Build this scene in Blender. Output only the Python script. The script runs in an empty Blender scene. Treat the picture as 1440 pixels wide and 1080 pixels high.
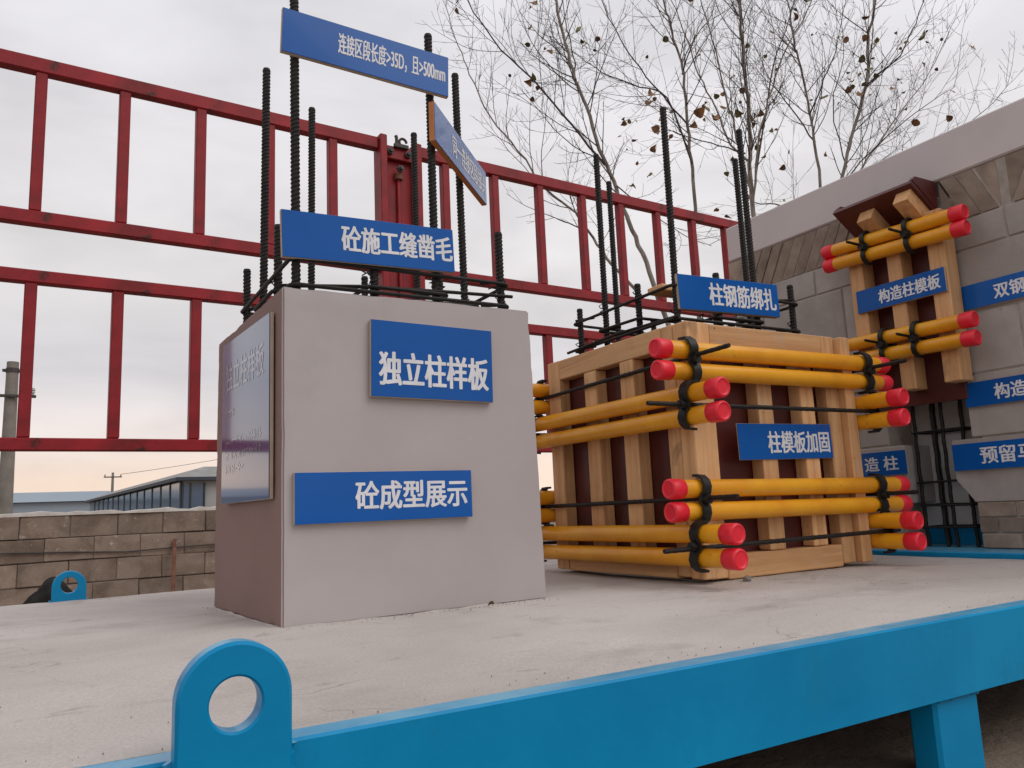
import bpy, bmesh, math, random
from mathutils import Vector, Matrix
from mathutils import noise as noise3
random.seed(7)
R = math.radians
sc = bpy.context.scene
COL = sc.collection

# ------------------------------------------------------------------ camera, sky, sun, exposure
cam_data = bpy.data.cameras.new('camera')
cam = bpy.data.objects.new('camera', cam_data)
COL.objects.link(cam)
sc.camera = cam
cam_data.sensor_width = 36.0
cam_data.lens = 1109.445 / 1440 * 36
cam_data.clip_start = 0.02
cam_data.clip_end = 3000
YAW, PITCH, ROLL = 0.530955, 0.156786, -0.044078
_F = Vector((math.sin(YAW) * math.cos(PITCH), math.cos(YAW) * math.cos(PITCH), math.sin(PITCH)))
_r = Vector((math.cos(YAW), -math.sin(YAW), 0))
_u = _r.cross(_F)
_r2 = _r * math.cos(ROLL) + _u * math.sin(ROLL)
_u2 = -_r * math.sin(ROLL) + _u * math.cos(ROLL)
_m = Matrix.Identity(4)
for i in range(3):
    _m[i][0], _m[i][1], _m[i][2] = _r2[i], _u2[i], -_F[i]
_m.translation = Vector((0, 0, 0.215))
cam.matrix_world = _m

SUN_DIR = Vector((0.42, -0.62, 0.80)).normalized()      # towards the veiled sun
sun_el = math.asin(SUN_DIR.z)
sun_az = math.atan2(SUN_DIR.x, SUN_DIR.y)
w = bpy.data.worlds.new('World')
sc.world = w
w.use_nodes = True
nt = w.node_tree
for n in list(nt.nodes):
    nt.nodes.remove(n)
N = nt.nodes.new
L = nt.links.new
out = N('ShaderNodeOutputWorld')
sky = N('ShaderNodeTexSky')
sky.sky_type = 'NISHITA'
sky.sun_disc = False
sky.sun_elevation = sun_el
sky.sun_rotation = sun_az
bg1 = N('ShaderNodeBackground')
bg1.inputs['Strength'].default_value = 0.10
L(sky.outputs[0], bg1.inputs['Color'])
tc = N('ShaderNodeTexCoord')
sep = N('ShaderNodeSeparateXYZ')
L(tc.outputs['Generated'], sep.inputs[0])
ramp = N('ShaderNodeValToRGB')                          # overcast: warm haze low down, cool grey above
cr = ramp.color_ramp
cr.elements[0].position = 0.0
cr.elements[0].color = (0.92, 0.74, 0.62, 1)
cr.elements[1].position = 1.0
cr.elements[1].color = (0.68, 0.68, 0.72, 1)
for pos, c in ((0.05, (0.96, 0.76, 0.63, 1)), (0.10, (0.82, 0.735, 0.70, 1)), (0.17, (0.66, 0.635, 0.655, 1)), (0.27, (0.76, 0.73, 0.735, 1)), (0.50, (0.76, 0.745, 0.77, 1))):
    e = cr.elements.new(pos)
    e.color = c
L(sep.outputs['Z'], ramp.inputs[0])
mp = N('ShaderNodeMapping')
mp.inputs['Scale'].default_value = (1.4, 1.4, 4.0)
L(tc.outputs['Generated'], mp.inputs['Vector'])
nz = N('ShaderNodeTexNoise')
nz.inputs['Scale'].default_value = 2.6
nz.inputs['Detail'].default_value = 5
nz.inputs['Roughness'].default_value = 0.5
nz.inputs['Distortion'].default_value = 0.4
L(mp.outputs[0], nz.inputs['Vector'])
mr = N('ShaderNodeMapRange')
mr.inputs['From Min'].default_value = 0.3
mr.inputs['From Max'].default_value = 0.7
mr.inputs['To Min'].default_value = 0.81
mr.inputs['To Max'].default_value = 1.05
L(nz.outputs[0], mr.inputs[0])
vm = N('ShaderNodeVectorMath')
vm.operation = 'SCALE'
L(ramp.outputs[0], vm.inputs[0])
L(mr.outputs[0], vm.inputs['Scale'])
bg2 = N('ShaderNodeBackground')
bg2.inputs['Strength'].default_value = 1.13
L(vm.outputs[0], bg2.inputs['Color'])
mx = N('ShaderNodeMixShader')
mx.inputs[0].default_value = 0.96
L(bg1.outputs[0], mx.inputs[1])
L(bg2.outputs[0], mx.inputs[2])
L(mx.outputs[0], out.inputs['Surface'])

sl = bpy.data.lights.new('sun', 'SUN')
sl.energy = 1.1
sl.angle = R(40)
sl.color = (1.0, 0.95, 0.90)
so = bpy.data.objects.new('sun', sl)
COL.objects.link(so)
so.rotation_euler = (-SUN_DIR).to_track_quat('-Z', 'Y').to_euler()
sc.view_settings.view_transform = 'Standard'
sc.view_settings.look = 'None'
sc.view_settings.exposure = 0.0
sc.view_settings.gamma = 1.0

# ------------------------------------------------------------------ helpers
WL = {}                                                # world location of every object made here


class MB:
    def __init__(s):
        s.v = []
        s.f = []

    def add(s, vs, fs):
        o = len(s.v)
        s.v += [tuple(v) for v in vs]
        s.f += [tuple(i + o for i in f) for f in fs]
        return s

    def cbox(s, lo, hi, c=0.003, M=None):
        """box with chamfered edges"""
        vs = []
        idx = {}
        for k in range(3):
            for sx in (0, 1):
                for sy in (0, 1):
                    for sz in (0, 1):
                        sg = (sx, sy, sz)
                        p = [hi[a] if sg[a] else lo[a] for a in range(3)]
                        for a in range(3):
                            if a != k:
                                p[a] += -c if sg[a] else c
                        idx[(k, sg)] = len(vs)
                        vs.append(p)
        fs = []
        for k in range(3):
            a, b = [q for q in range(3) if q != k]
            for sk in (0, 1):
                q = []
                for (sa, sb) in ((0, 0), (1, 0), (1, 1), (0, 1)):
                    sg = [0, 0, 0]
                    sg[k], sg[a], sg[b] = sk, sa, sb
                    q.append(idx[(k, tuple(sg))])
                fs.append(q)
            for sa in (0, 1):
                for sb in (0, 1):
                    s0 = [0, 0, 0]
                    s0[a], s0[b] = sa, sb
                    s1 = list(s0)
                    s1[k] = 1
                    fs.append([idx[(a, tuple(s0))], idx[(a, tuple(s1))], idx[(b, tuple(s1))], idx[(b, tuple(s0))]])
        for sx in (0, 1):
            for sy in (0, 1):
                for sz in (0, 1):
                    fs.append([idx[(k, (sx, sy, sz))] for k in range(3)])
        if M is not None:
            vs = [M @ Vector(v) for v in vs]
        return s.add(vs, fs)

    def hexa(s, b, t):
        """eight corners: bottom ring, top ring"""
        return s.add(list(b) + list(t), [(3, 2, 1, 0), (4, 5, 6, 7), (0, 1, 5, 4), (1, 2, 6, 5), (2, 3, 7, 6), (3, 0, 4, 7)])

    def tube(s, pts, rad, n=8, caps=True):
        """swept tube through pts, rad one value or a list"""
        pts = [Vector(p) for p in pts]
        if not isinstance(rad, (list, tuple)):
            rad = [rad] * len(pts)
        o = len(s.v)
        prev = None
        for i, p in enumerate(pts):
            d = (pts[min(i + 1, len(pts) - 1)] - pts[max(i - 1, 0)])
            if d.length < 1e-9:
                d = Vector((0, 0, 1))
            d.normalize()
            if prev is None:
                a = Vector((0, 0, 1)) if abs(d.z) < 0.9 else Vector((1, 0, 0))
                x = d.cross(a).normalized()
            else:
                x = (prev - d * prev.dot(d))
                x = x.normalized() if x.length > 1e-6 else d.orthogonal().normalized()
            prev = x
            y = d.cross(x)
            for k in range(n):
                t = 2 * math.pi * k / n
                s.v.append(tuple(p + (x * math.cos(t) + y * math.sin(t)) * rad[i]))
        for i in range(len(pts) - 1):
            for k in range(n):
                a = o + i * n + k
                b = o + i * n + (k + 1) % n
                s.f.append((a, b, b + n, a + n))
        if caps:
            s.f.append(tuple(o + k for k in range(n))[::-1])
            s.f.append(tuple(o + (len(pts) - 1) * n + k for k in range(n)))
        return s

    def lathe(s, prof, M, n=24):
        """prof: (radius, height) along local z"""
        o = len(s.v)
        for r, h in prof:
            for k in range(n):
                t = 2 * math.pi * k / n
                s.v.append(tuple(M @ Vector((r * math.cos(t), r * math.sin(t), h))))
        for i in range(len(prof) - 1):
            for k in range(n):
                a = o + i * n + k
                b = o + i * n + (k + 1) % n
                s.f.append((a, b, b + n, a + n))
        s.f.append(tuple(o + k for k in range(n))[::-1])
        s.f.append(tuple(o + (len(prof) - 1) * n + k for k in range(n)))
        return s

    def prism(s, poly, M, h):
        """poly 2-D in local xy, extruded 0..h along local z"""
        n = len(poly)
        vs = [M @ Vector((x, y, 0)) for x, y in poly] + [M @ Vector((x, y, h)) for x, y in poly]
        fs = [tuple(range(n))[::-1], tuple(range(n, 2 * n))] + [(i, (i + 1) % n, n + (i + 1) % n, n + i) for i in range(n)]
        return s.add(vs, fs)

    def mesh(s, name, origin=(0, 0, 0), smooth=False, angle=None):
        me = bpy.data.meshes.new(name)
        o = Vector(origin)
        me.from_pydata([tuple(Vector(v) - o) for v in s.v], [], s.f)
        bm = bmesh.new()
        bm.from_mesh(me)
        bmesh.ops.recalc_face_normals(bm, faces=bm.faces)
        if smooth:
            for f in bm.faces:
                f.smooth = True
            if angle is not None:
                for e in bm.edges:
                    if len(e.link_faces) == 2 and e.calc_face_angle(0) > angle:
                        e.smooth = False
        bm.to_mesh(me)
        bm.free()
        me.update()
        return me

    def centre(s):
        lo = [min(v[a] for v in s.v) for a in range(3)]
        hi = [max(v[a] for v in s.v) for a in range(3)]
        return Vector([(lo[a] + hi[a]) / 2 for a in range(3)])


def props(o, label=None, cat=None, group=None, kind=None):
    if label:
        o['label'] = label
    if cat:
        o['category'] = cat
    if group:
        o['group'] = group
    if kind:
        o['kind'] = kind
    return o


def link(name, data, loc, parent=None, rot=(0, 0, 0), scale=(1, 1, 1)):
    o = bpy.data.objects.new(name, data)
    COL.objects.link(o)
    loc = Vector(loc)
    WL[o.name] = loc
    if parent is not None:
        o.parent = parent
        o.location = loc - WL[parent.name]
    else:
        o.location = loc
    o.rotation_euler = rot
    o.scale = scale
    return o


def thing(name, loc, label, cat, group=None):
    o = link(name, None, loc)
    o.empty_display_size = 0.1
    return props(o, label, cat, group, 'thing')


def part(name, mb, mat, parent=None, smooth=False, angle=R(35), origin=None):
    c = mb.centre() if origin is None else Vector(origin)
    me = mb.mesh(name, c, smooth, angle)
    me.materials.append(mat)
    return link(name, me, c, parent)


# ------------------------------------------------------------------ materials
def new_mat(name):
    m = bpy.data.materials.new(name)
    m.use_nodes = True
    t = m.node_tree
    b = t.nodes['Principled BSDF']
    return m, t, b


def node(t, typ, **kw):
    n = t.nodes.new(typ)
    for k, v in kw.items():
        if k in n.inputs:
            n.inputs[k].default_value = v
        else:
            setattr(n, k, v)
    return n


def coords(t, scale=(1, 1, 1), jitter=True):
    tcn = node(t, 'ShaderNodeTexCoord')
    mpn = node(t, 'ShaderNodeMapping')
    mpn.inputs['Scale'].default_value = scale
    t.links.new(tcn.outputs['Object'], mpn.inputs['Vector'])
    if jitter:
        oi = node(t, 'ShaderNodeObjectInfo')
        ml = node(t, 'ShaderNodeMath', operation='MULTIPLY')
        ml.inputs[1].default_value = 57.0
        t.links.new(oi.outputs['Random'], ml.inputs[0])
        t.links.new(ml.outputs[0], mpn.inputs['Location'])
    return mpn.outputs[0]


def noise(t, vec, scale, detail=5, rough=0.6, dist=0.0):
    n = node(t, 'ShaderNodeTexNoise')
    n.inputs['Scale'].default_value = scale
    n.inputs['Detail'].default_value = detail
    n.inputs['Roughness'].default_value = rough
    n.inputs['Distortion'].default_value = dist
    t.links.new(vec, n.inputs['Vector'])
    return n.outputs[0]


def rampn(t, fac, stops):
    n = node(t, 'ShaderNodeValToRGB')
    c = n.color_ramp
    while len(c.elements) > 1:
        c.elements.remove(c.elements[-1])
    c.elements[0].position = stops[0][0]
    c.elements[0].color = (*stops[0][1], 1)
    for p, col in stops[1:]:
        e = c.elements.new(p)
        e.color = (*col, 1)
    t.links.new(fac, n.inputs[0])
    return n.outputs[0]


def mixc(t, fac, a, b, mode='MIX'):
    n = node(t, 'ShaderNodeMix', data_type='RGBA', blend_type=mode)
    for sock, val in ((n.inputs[0], fac), (n.inputs[6], a), (n.inputs[7], b)):
        if hasattr(val, 'is_linked'):
            t.links.new(val, sock)
        elif isinstance(val, (tuple, list)):
            sock.default_value = (*val, 1)
        else:
            sock.default_value = val
    return n.outputs[2]


def bump(t, b, h, strength=0.3, dist=0.005):
    n = node(t, 'ShaderNodeBump')
    n.inputs['Strength'].default_value = strength
    n.inputs['Distance'].default_value = dist
    t.links.new(h, n.inputs['Height'])
    t.links.new(n.outputs[0], b.inputs['Normal'])


def randval(t, col, amt=0.25):
    """multiply a colour by a per-object brightness"""
    oi = node(t, 'ShaderNodeObjectInfo')
    m = node(t, 'ShaderNodeMapRange')
    m.inputs['To Min'].default_value = 1 - amt
    m.inputs['To Max'].default_value = 1 + amt
    t.links.new(oi.outputs['Random'], m.inputs[0])
    v = node(t, 'ShaderNodeVectorMath', operation='SCALE')
    t.links.new(col, v.inputs[0])
    t.links.new(m.outputs[0], v.inputs['Scale'])
    return v.outputs[0]


def mottled(name, c1, c2, scale=8, rough=0.8, bumpy=0.3, bscale=60, bdist=0.003, jitter=True, stretch=(1, 1, 1), rnd=0.0, spots=None, spec=0.5, metallic=0.0, coat=0.0, lo=0.35, hi=0.65):
    m, t, b = new_mat(name)
    v = coords(t, stretch, jitter)
    col = rampn(t, noise(t, v, scale, 6, 0.62, 0.3), ((lo, c1), (hi, c2)))
    if spots:
        for (sc_, th, width, sc_col) in spots:
            msk = rampn(t, noise(t, v, sc_, 6, 0.65, 0.2), ((th, (0, 0, 0)), (th + width, (1, 1, 1))))
            col = mixc(t, msk, col, sc_col)
    if rnd:
        col = randval(t, col, rnd)
    t.links.new(col, b.inputs['Base Color'])
    b.inputs['Roughness'].default_value = rough
    b.inputs['Metallic'].default_value = metallic
    b.inputs['Specular IOR Level'].default_value = spec
    b.inputs['Coat Weight'].default_value = coat
    b.inputs['Coat Roughness'].default_value = 0.05
    if bumpy:
        bump(t, b, noise(t, v, bscale, 5, 0.7), bumpy, bdist)
    return m


def wood_mat(name, axis, c1, c2, c3):
    m, t, b = new_mat(name)
    st = [34, 34, 34]
    st[axis] = 1.6
    v = coords(t, tuple(st), True)
    g = noise(t, v, 1.0, 7, 0.65, 0.8)
    col = rampn(t, g, ((0.28, c1), (0.5, c2), (0.72, c3)))
    v2 = coords(t, (1, 1, 1), True)
    kn = noise(t, v2, 7.0, 3, 0.5, 0.6)
    col = mixc(t, rampn(t, kn, ((0.66, (0, 0, 0)), (0.76, (0.75, 0.75, 0.75)))), col, (0.16, 0.085, 0.045))
    dirt = noise(t, v2, 16.0, 6, 0.7)
    col = mixc(t, rampn(t, dirt, ((0.52, (0, 0, 0)), (0.80, (0.3, 0.3, 0.3)))), col, (0.24, 0.15, 0.09))
    col = mixc(t, rampn(t, noise(t, v2, 75.0, 3, 0.5), ((0.735, (0, 0, 0)), (0.765, (1, 1, 1)))), col, (0.05, 0.03, 0.02))
    col = mixc(t, rampn(t, noise(t, v2, 9.0, 6, 0.7), ((0.60, (0, 0, 0)), (0.72, (0.45, 0.45, 0.45)))), col, (0.50, 0.44, 0.38))
    col = randval(t, col, 0.17)
    t.links.new(col, b.inputs['Base Color'])
    b.inputs['Roughness'].default_value = 0.72
    bump(t, b, g, 0.25, 0.002)
    return m


M = {}
M['column'] = mottled('column paint', (0.400, 0.360, 0.358), (0.445, 0.402, 0.400), 3.0, 0.62, 0.12, 45, 0.002, False, spots=((6, 0.60, 0.2, (0.385, 0.348, 0.344)), (24, 0.70, 0.1, (0.37, 0.335, 0.33)), (120, 0.745, 0.03, (0.25, 0.22, 0.21)), (9, 0.68, 0.1, (0.455, 0.42, 0.415))))
M['column_side'] = mottled('brown column side', (0.200, 0.122, 0.108), (0.235, 0.145, 0.128), 3.0, 0.7, 0.15, 45, 0.002, False)  # left face of the column, darker and browner than the other faces
M['slab'] = mottled('slab concrete', (0.40, 0.358, 0.325), (0.585, 0.535, 0.50), 1.1, 0.8, 0.45, 38, 0.004, False, stretch=(0.8, 1.2, 1), lo=0.30, hi=0.62, spots=((3.2, 0.54, 0.20, (0.36, 0.315, 0.28)), (8, 0.62, 0.12, (0.28, 0.24, 0.21)), (19, 0.68, 0.07, (0.24, 0.20, 0.17)), (14, 0.67, 0.10, (0.62, 0.58, 0.55)), (45, 0.72, 0.06, (0.22, 0.19, 0.17))))
# hairline cracks and a fine sandy surface on the slab
_t = M['slab'].node_tree
_b = _t.nodes['Principled BSDF']
_src = _b.inputs['Base Color'].links[0].from_socket
_v = coords(_t, (1, 1, 1), False)
_w = node(_t, 'ShaderNodeTexNoise')
_w.inputs['Scale'].default_value = 6.0
_w.inputs['Detail'].default_value = 5
_t.links.new(_v, _w.inputs['Vector'])
_vm = node(_t, 'ShaderNodeVectorMath', operation='SCALE')
_vm.inputs['Scale'].default_value = 0.16
_t.links.new(_w.outputs['Color'], _vm.inputs[0])
_va = node(_t, 'ShaderNodeVectorMath', operation='ADD')
_t.links.new(_v, _va.inputs[0])
_t.links.new(_vm.outputs[0], _va.inputs[1])
_vo = node(_t, 'ShaderNodeTexVoronoi', feature='DISTANCE_TO_EDGE')
_vo.inputs['Scale'].default_value = 2.3
_t.links.new(_va.outputs[0], _vo.inputs['Vector'])
_cr = rampn(_t, _vo.outputs['Distance'], ((0.0, (1, 1, 1)), (0.0045, (0, 0, 0))))
_mk = rampn(_t, noise(_t, _v, 2.7, 3, 0.5), ((0.47, (0, 0, 0)), (0.58, (0.55, 0.55, 0.55))))
_c1 = mixc(_t, mixc(_t, 1.0, _cr, _mk, 'MULTIPLY'), _src, (0.13, 0.11, 0.095))
_sd = rampn(_t, noise(_t, _v, 260.0, 4, 0.7), ((0.30, (0.80, 0.80, 0.80)), (0.70, (1.12, 1.12, 1.12))))
_t.links.new(mixc(_t, 1.0, _c1, _sd, 'MULTIPLY'), _b.inputs['Base Color'])
M['blue'] = mottled('blue enamel', (0.0, 0.205, 0.44), (0.004, 0.275, 0.54), 2.2, 0.30, 0.30, 16, 0.002, False, spots=((7, 0.60, 0.14, (0.004, 0.215, 0.42)), (26, 0.735, 0.04, (0.01, 0.11, 0.20)), (60, 0.745, 0.03, (0.30, 0.36, 0.38))), spec=0.22)
# sky reflection painted in as a patchy pale tint on level blue steel faces
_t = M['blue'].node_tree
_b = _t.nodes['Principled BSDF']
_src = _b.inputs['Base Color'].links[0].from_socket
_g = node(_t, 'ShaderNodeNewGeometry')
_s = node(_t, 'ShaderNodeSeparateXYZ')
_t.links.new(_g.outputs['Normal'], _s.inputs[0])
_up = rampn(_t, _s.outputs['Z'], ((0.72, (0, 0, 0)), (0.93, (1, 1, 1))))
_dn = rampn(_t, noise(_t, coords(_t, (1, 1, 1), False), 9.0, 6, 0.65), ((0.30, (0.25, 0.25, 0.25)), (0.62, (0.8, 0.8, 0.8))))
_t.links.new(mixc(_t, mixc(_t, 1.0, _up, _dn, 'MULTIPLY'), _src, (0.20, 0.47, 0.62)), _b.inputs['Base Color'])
M['red'] = mottled('red paint', (0.20, 0.010, 0.014), (0.33, 0.015, 0.022), 5.0, 0.5, 0.3, 30, 0.003, False, spots=((3.5, 0.50, 0.22, (0.12, 0.012, 0.013)), (11, 0.62, 0.08, (0.05, 0.014, 0.011)), (34, 0.69, 0.05, (0.03, 0.012, 0.010))), spec=0.3)
M['rebar'] = mottled('rebar steel', (0.006, 0.0055, 0.005), (0.018, 0.015, 0.013), 40, 0.6, 0.2, 150, 0.001, True, metallic=0.35)
M['clamp'] = mottled('clamp iron', (0.008, 0.009, 0.009), (0.020, 0.020, 0.019), 30, 0.5, 0.2, 120, 0.001, True, metallic=0.3)
M['yellow'] = mottled('yellow tube paint', (0.74, 0.30, 0.012), (0.84, 0.40, 0.018), 6, 0.30, 0.1, 40, 0.001, True, spots=((5, 0.56, 0.2, (0.60, 0.25, 0.015)), (24, 0.66, 0.07, (0.36, 0.15, 0.03)), (70, 0.71, 0.04, (0.12, 0.06, 0.03)), (16, 0.70, 0.06, (0.55, 0.42, 0.25))), spec=0.5)
M['cap'] = mottled('red cap plastic', (0.72, 0.012, 0.03), (0.84, 0.02, 0.045), 12, 0.42, 0.08, 50, 0.001, True)
M['ply'] = mottled('phenolic plywood', (0.060, 0.011, 0.010), (0.105, 0.018, 0.015), 5, 0.42, 0.1, 60, 0.001, True, spots=((45, 0.74, 0.03, (0.35, 0.25, 0.2)),))
WC = ((0.47, 0.245, 0.105), (0.66, 0.375, 0.172), (0.78, 0.485, 0.245))
M['wood_x'] = wood_mat('pine batten x', 0, *WC)
M['wood_y'] = wood_mat('pine batten y', 1, *WC)
M['wood_z'] = wood_mat('pine batten z', 2, *WC)
M['board'] = mottled('sign backing board', (0.40, 0.31, 0.22), (0.52, 0.42, 0.31), 14, 0.7, 0.1, 60, 0.001, True)
M['orange_edge'] = mottled('orange board edge', (0.42, 0.14, 0.03), (0.52, 0.19, 0.05), 14, 0.6, 0.1, 60, 0.001, True)
M['sign'] = mottled('sign blue film', (0.003, 0.088, 0.36), (0.006, 0.102, 0.40), 3, 0.22, 0.0, rnd=0.06, spec=0.22, coat=0.08)
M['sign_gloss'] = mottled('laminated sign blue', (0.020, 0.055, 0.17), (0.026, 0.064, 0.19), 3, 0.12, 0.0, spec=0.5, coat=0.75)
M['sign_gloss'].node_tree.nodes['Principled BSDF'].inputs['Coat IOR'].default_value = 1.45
M['sign_sheen'] = mottled('sign blue film with sheen', (0.012, 0.085, 0.32), (0.016, 0.098, 0.36), 3, 0.16, 0.0, spec=0.5, coat=0.6)
M['letter'] = mottled('sign white vinyl', (0.66, 0.67, 0.70), (0.76, 0.77, 0.80), 20, 0.4, 0.0)
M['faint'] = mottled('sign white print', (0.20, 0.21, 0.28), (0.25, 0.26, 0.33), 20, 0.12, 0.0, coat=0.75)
M['aac'] = mottled('aerated block', (0.335, 0.305, 0.285), (0.45, 0.415, 0.39), 5, 0.92, 0.5, 90, 0.003, True, rnd=0.10, spots=((30, 0.66, 0.12, (0.24, 0.22, 0.21)),))
M['brick'] = mottled('grey brown brick', (0.20, 0.152, 0.118), (0.33, 0.262, 0.21), 9, 0.92, 0.6, 70, 0.004, True, rnd=0.2)
M['mortar'] = mottled('mortar', (0.30, 0.262, 0.232), (0.42, 0.375, 0.335), 14, 0.95, 0.6, 80, 0.004, False)
M['lintel'] = mottled('lintel paint', (0.55, 0.50, 0.50), (0.61, 0.555, 0.555), 2.5, 0.65, 0.12, 40, 0.002, False)
M['backing'] = mottled('grey backing sheet', (0.60, 0.60, 0.61), (0.70, 0.70, 0.71), 6, 0.4, 0.15, 20, 0.003, False)
M['cblock'] = mottled('concrete block', (0.165, 0.12, 0.092), (0.30, 0.228, 0.178), 4.5, 0.95, 0.7, 55, 0.006, True, rnd=0.16, spots=((7, 0.58, 0.14, (0.20, 0.135, 0.10)), (14, 0.62, 0.1, (0.40, 0.36, 0.32))))
M['cmortar'] = mottled('dark joint', (0.05, 0.04, 0.033), (0.10, 0.08, 0.07), 12, 0.95, 0.5, 60, 0.004, False)
M['cap_mortar'] = mottled('pale mortar cap', (0.42, 0.385, 0.35), (0.56, 0.52, 0.48), 7, 0.95, 0.6, 50, 0.006, False)
M['ground'] = mottled('bare soil', (0.13, 0.095, 0.068), (0.24, 0.185, 0.14), 0.9, 0.95, 0.7, 12, 0.02, False, spots=((6, 0.6, 0.15, (0.21, 0.17, 0.13)), (40, 0.64, 0.08, (0.06, 0.045, 0.035))))
M['pole'] = mottled('concrete pole', (0.17, 0.155, 0.135), (0.24, 0.22, 0.195), 3, 0.9, 0.3, 30, 0.004, False)
M['iron'] = mottled('dark iron', (0.03, 0.028, 0.026), (0.06, 0.05, 0.045), 20, 0.6, 0.2, 60, 0.001, False)
M['rust'] = mottled('rusty iron', (0.11, 0.04, 0.025), (0.20, 0.085, 0.05), 20, 0.85, 0.3, 70, 0.001, False)
M['roof'] = mottled('grey sheet roof', (0.22, 0.215, 0.21), (0.30, 0.295, 0.285), 1.5, 0.7, 0.1, 10, 0.01, False)
M['housewall'] = mottled('grey render', (0.30, 0.30, 0.30), (0.38, 0.38, 0.37), 0.8, 0.85, 0.2, 10, 0.01, False)
M['mullion'] = mottled('dark steel frame', (0.022, 0.03, 0.045), (0.035, 0.045, 0.06), 2, 0.6, 0.0)
M['glass'] = mottled('blue tinted glass', (0.045, 0.085, 0.15), (0.07, 0.12, 0.20), 0.5, 0.12, 0.0, rnd=0.15, spec=0.6)
M['shed'] = mottled('pale blue cladding', (0.27, 0.33, 0.39), (0.30, 0.36, 0.42), 0.1, 0.6, 0.0)
M['scrub'] = mottled('dry scrub', (0.055, 0.055, 0.035), (0.10, 0.09, 0.06), 0.6, 0.95, 0.5, 4, 0.05, False)
M['bark'] = mottled('pale bark', (0.17, 0.145, 0.125), (0.34, 0.30, 0.27), 6, 0.9, 0.5, 40, 0.004, False, stretch=(3, 3, 1))
M['twig'] = mottled('dark twig', (0.045, 0.033, 0.028), (0.10, 0.078, 0.066), 6, 0.9, 0.0, jitter=False)
M['leaf_green'] = mottled('olive leaf', (0.10, 0.095, 0.030), (0.22, 0.19, 0.06), 20, 0.7, 0.0, rnd=0.4)
M['leaf_brown'] = mottled('brown leaf', (0.10, 0.055, 0.028), (0.30, 0.15, 0.06), 20, 0.75, 0.0, rnd=0.5)
M['sack'] = mottled('black plastic', (0.007, 0.006, 0.005), (0.014, 0.012, 0.010), 6, 0.9, 0.4, 14, 0.01, False)
M['stone'] = mottled('pebble', (0.18, 0.16, 0.14), (0.30, 0.27, 0.24), 40, 0.9, 0.5, 120, 0.002, True)
M['porcelain'] = mottled('insulator porcelain', (0.30, 0.28, 0.26), (0.42, 0.40, 0.37), 10, 0.3, 0.0)

# ------------------------------------------------------------------ the ground
gm = MB()
gn = 40
gx = [-1500, -600, -250, -110, -60, -30, -16, -9, -5, -2.5, -1, -.5, 0, .5, 1, 1.5, 2, 2.5, 3, 3.5, 4, 4.5, 6.5, 9, 13, 20, 35, 60, 120, 260, 600, 1500]
GZ = -0.50
def gheight(y):
    t = min(1, max(0, (y - 2.0) / 2.5))
    return -.245 + (GZ + .245) * t * t * (3 - 2 * t)


gv = [(x, y, gheight(y) + (0.012 * math.sin(x * 3.1 + y * 1.7) + 0.01 * math.sin(x * 1.3 - y * 4.2) if abs(x) < 7 and abs(y) < 7 else 0)) for y in gx for x in gx]
gk = len(gx)
gm.add(gv, [(j * gk + i, j * gk + i + 1, (j + 1) * gk + i + 1, (j + 1) * gk + i) for j in range(gk - 1) for i in range(gk - 1)])
props(part('ground', gm, M['ground'], origin=(0, 0, GZ)), kind='structure')

# ------------------------------------------------------------------ far shed, glazed house, poles
sh = thing('factory_shed', (-30, 132, GZ), 'long pale blue shed on the horizon behind the concrete block wall', 'shed')
m = MB()
m.hexa([(-75, 134, GZ), (7, 124.5, GZ), (8.5, 140, GZ), (-75, 150, GZ)], [(-75, 134, 4.2), (7, 124.5, 3.8), (8.5, 140, 3.8), (-75, 150, 4.2)])
part('wall', m, M['shed'], sh)
m = MB()
m.hexa([(-75.5, 133.3, 4.25), (7.5, 123.8, 3.85), (9, 140.5, 3.85), (-75.5, 150.5, 4.25)], [(-75.5, 135, 5.7), (7.2, 125.6, 5.2), (8.5, 138.5, 5.2), (-75.5, 149, 5.7)])
part('roof', m, M['shed'], sh)

A = Vector((5.3, 41.1, GZ))
e1 = Vector((-0.0785, 0.9969, 0))
e2 = Vector((0.9969, 0.0785, 0))
hs = thing('glazed_house', A, 'low grey hipped house with a long row of blue glazing beyond the block wall', 'house')


def HP(a, b, z):
    return A + e1 * a + e2 * b + Vector((0, 0, z))


LEN, WID, EAVE = 34.5, 9.0, 2.30 - GZ
m = MB()
m.hexa([HP(.25, .25, 0), HP(LEN - .2, .25, 0), HP(LEN - .2, WID, 0), HP(.25, WID, 0)], [HP(.25, .25, EAVE), HP(LEN - .2, .25, EAVE), HP(LEN - .2, WID, EAVE), HP(.25, WID, EAVE)])
part('wall', m, M['housewall'], hs)
m = MB()
ev = [HP(-.15, -.12, EAVE + .12), HP(LEN, -.12, EAVE + .12), HP(LEN, WID + .3, EAVE + .12), HP(-.15, WID + .3, EAVE + .12)]
rg = [HP(2.4, 1.75, EAVE + .78), HP(LEN - 2, 1.75, EAVE + .78)]
rg2 = [HP(LEN - 2, WID - 1.75, EAVE + .78), HP(2.4, WID - 1.75, EAVE + .78)]
m.hexa(ev, [rg[0], rg[1], rg2[0], rg2[1]])
rf = part('roof', m, M['roof'], hs)
m = MB()
ev0 = [v - Vector((0, 0, .17)) for v in ev]
m.hexa(ev0, [v - Vector((0, 0, .002)) for v in ev])
part('fascia', m, M['mullion'], rf)
k = 0
a = 0.3
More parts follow.
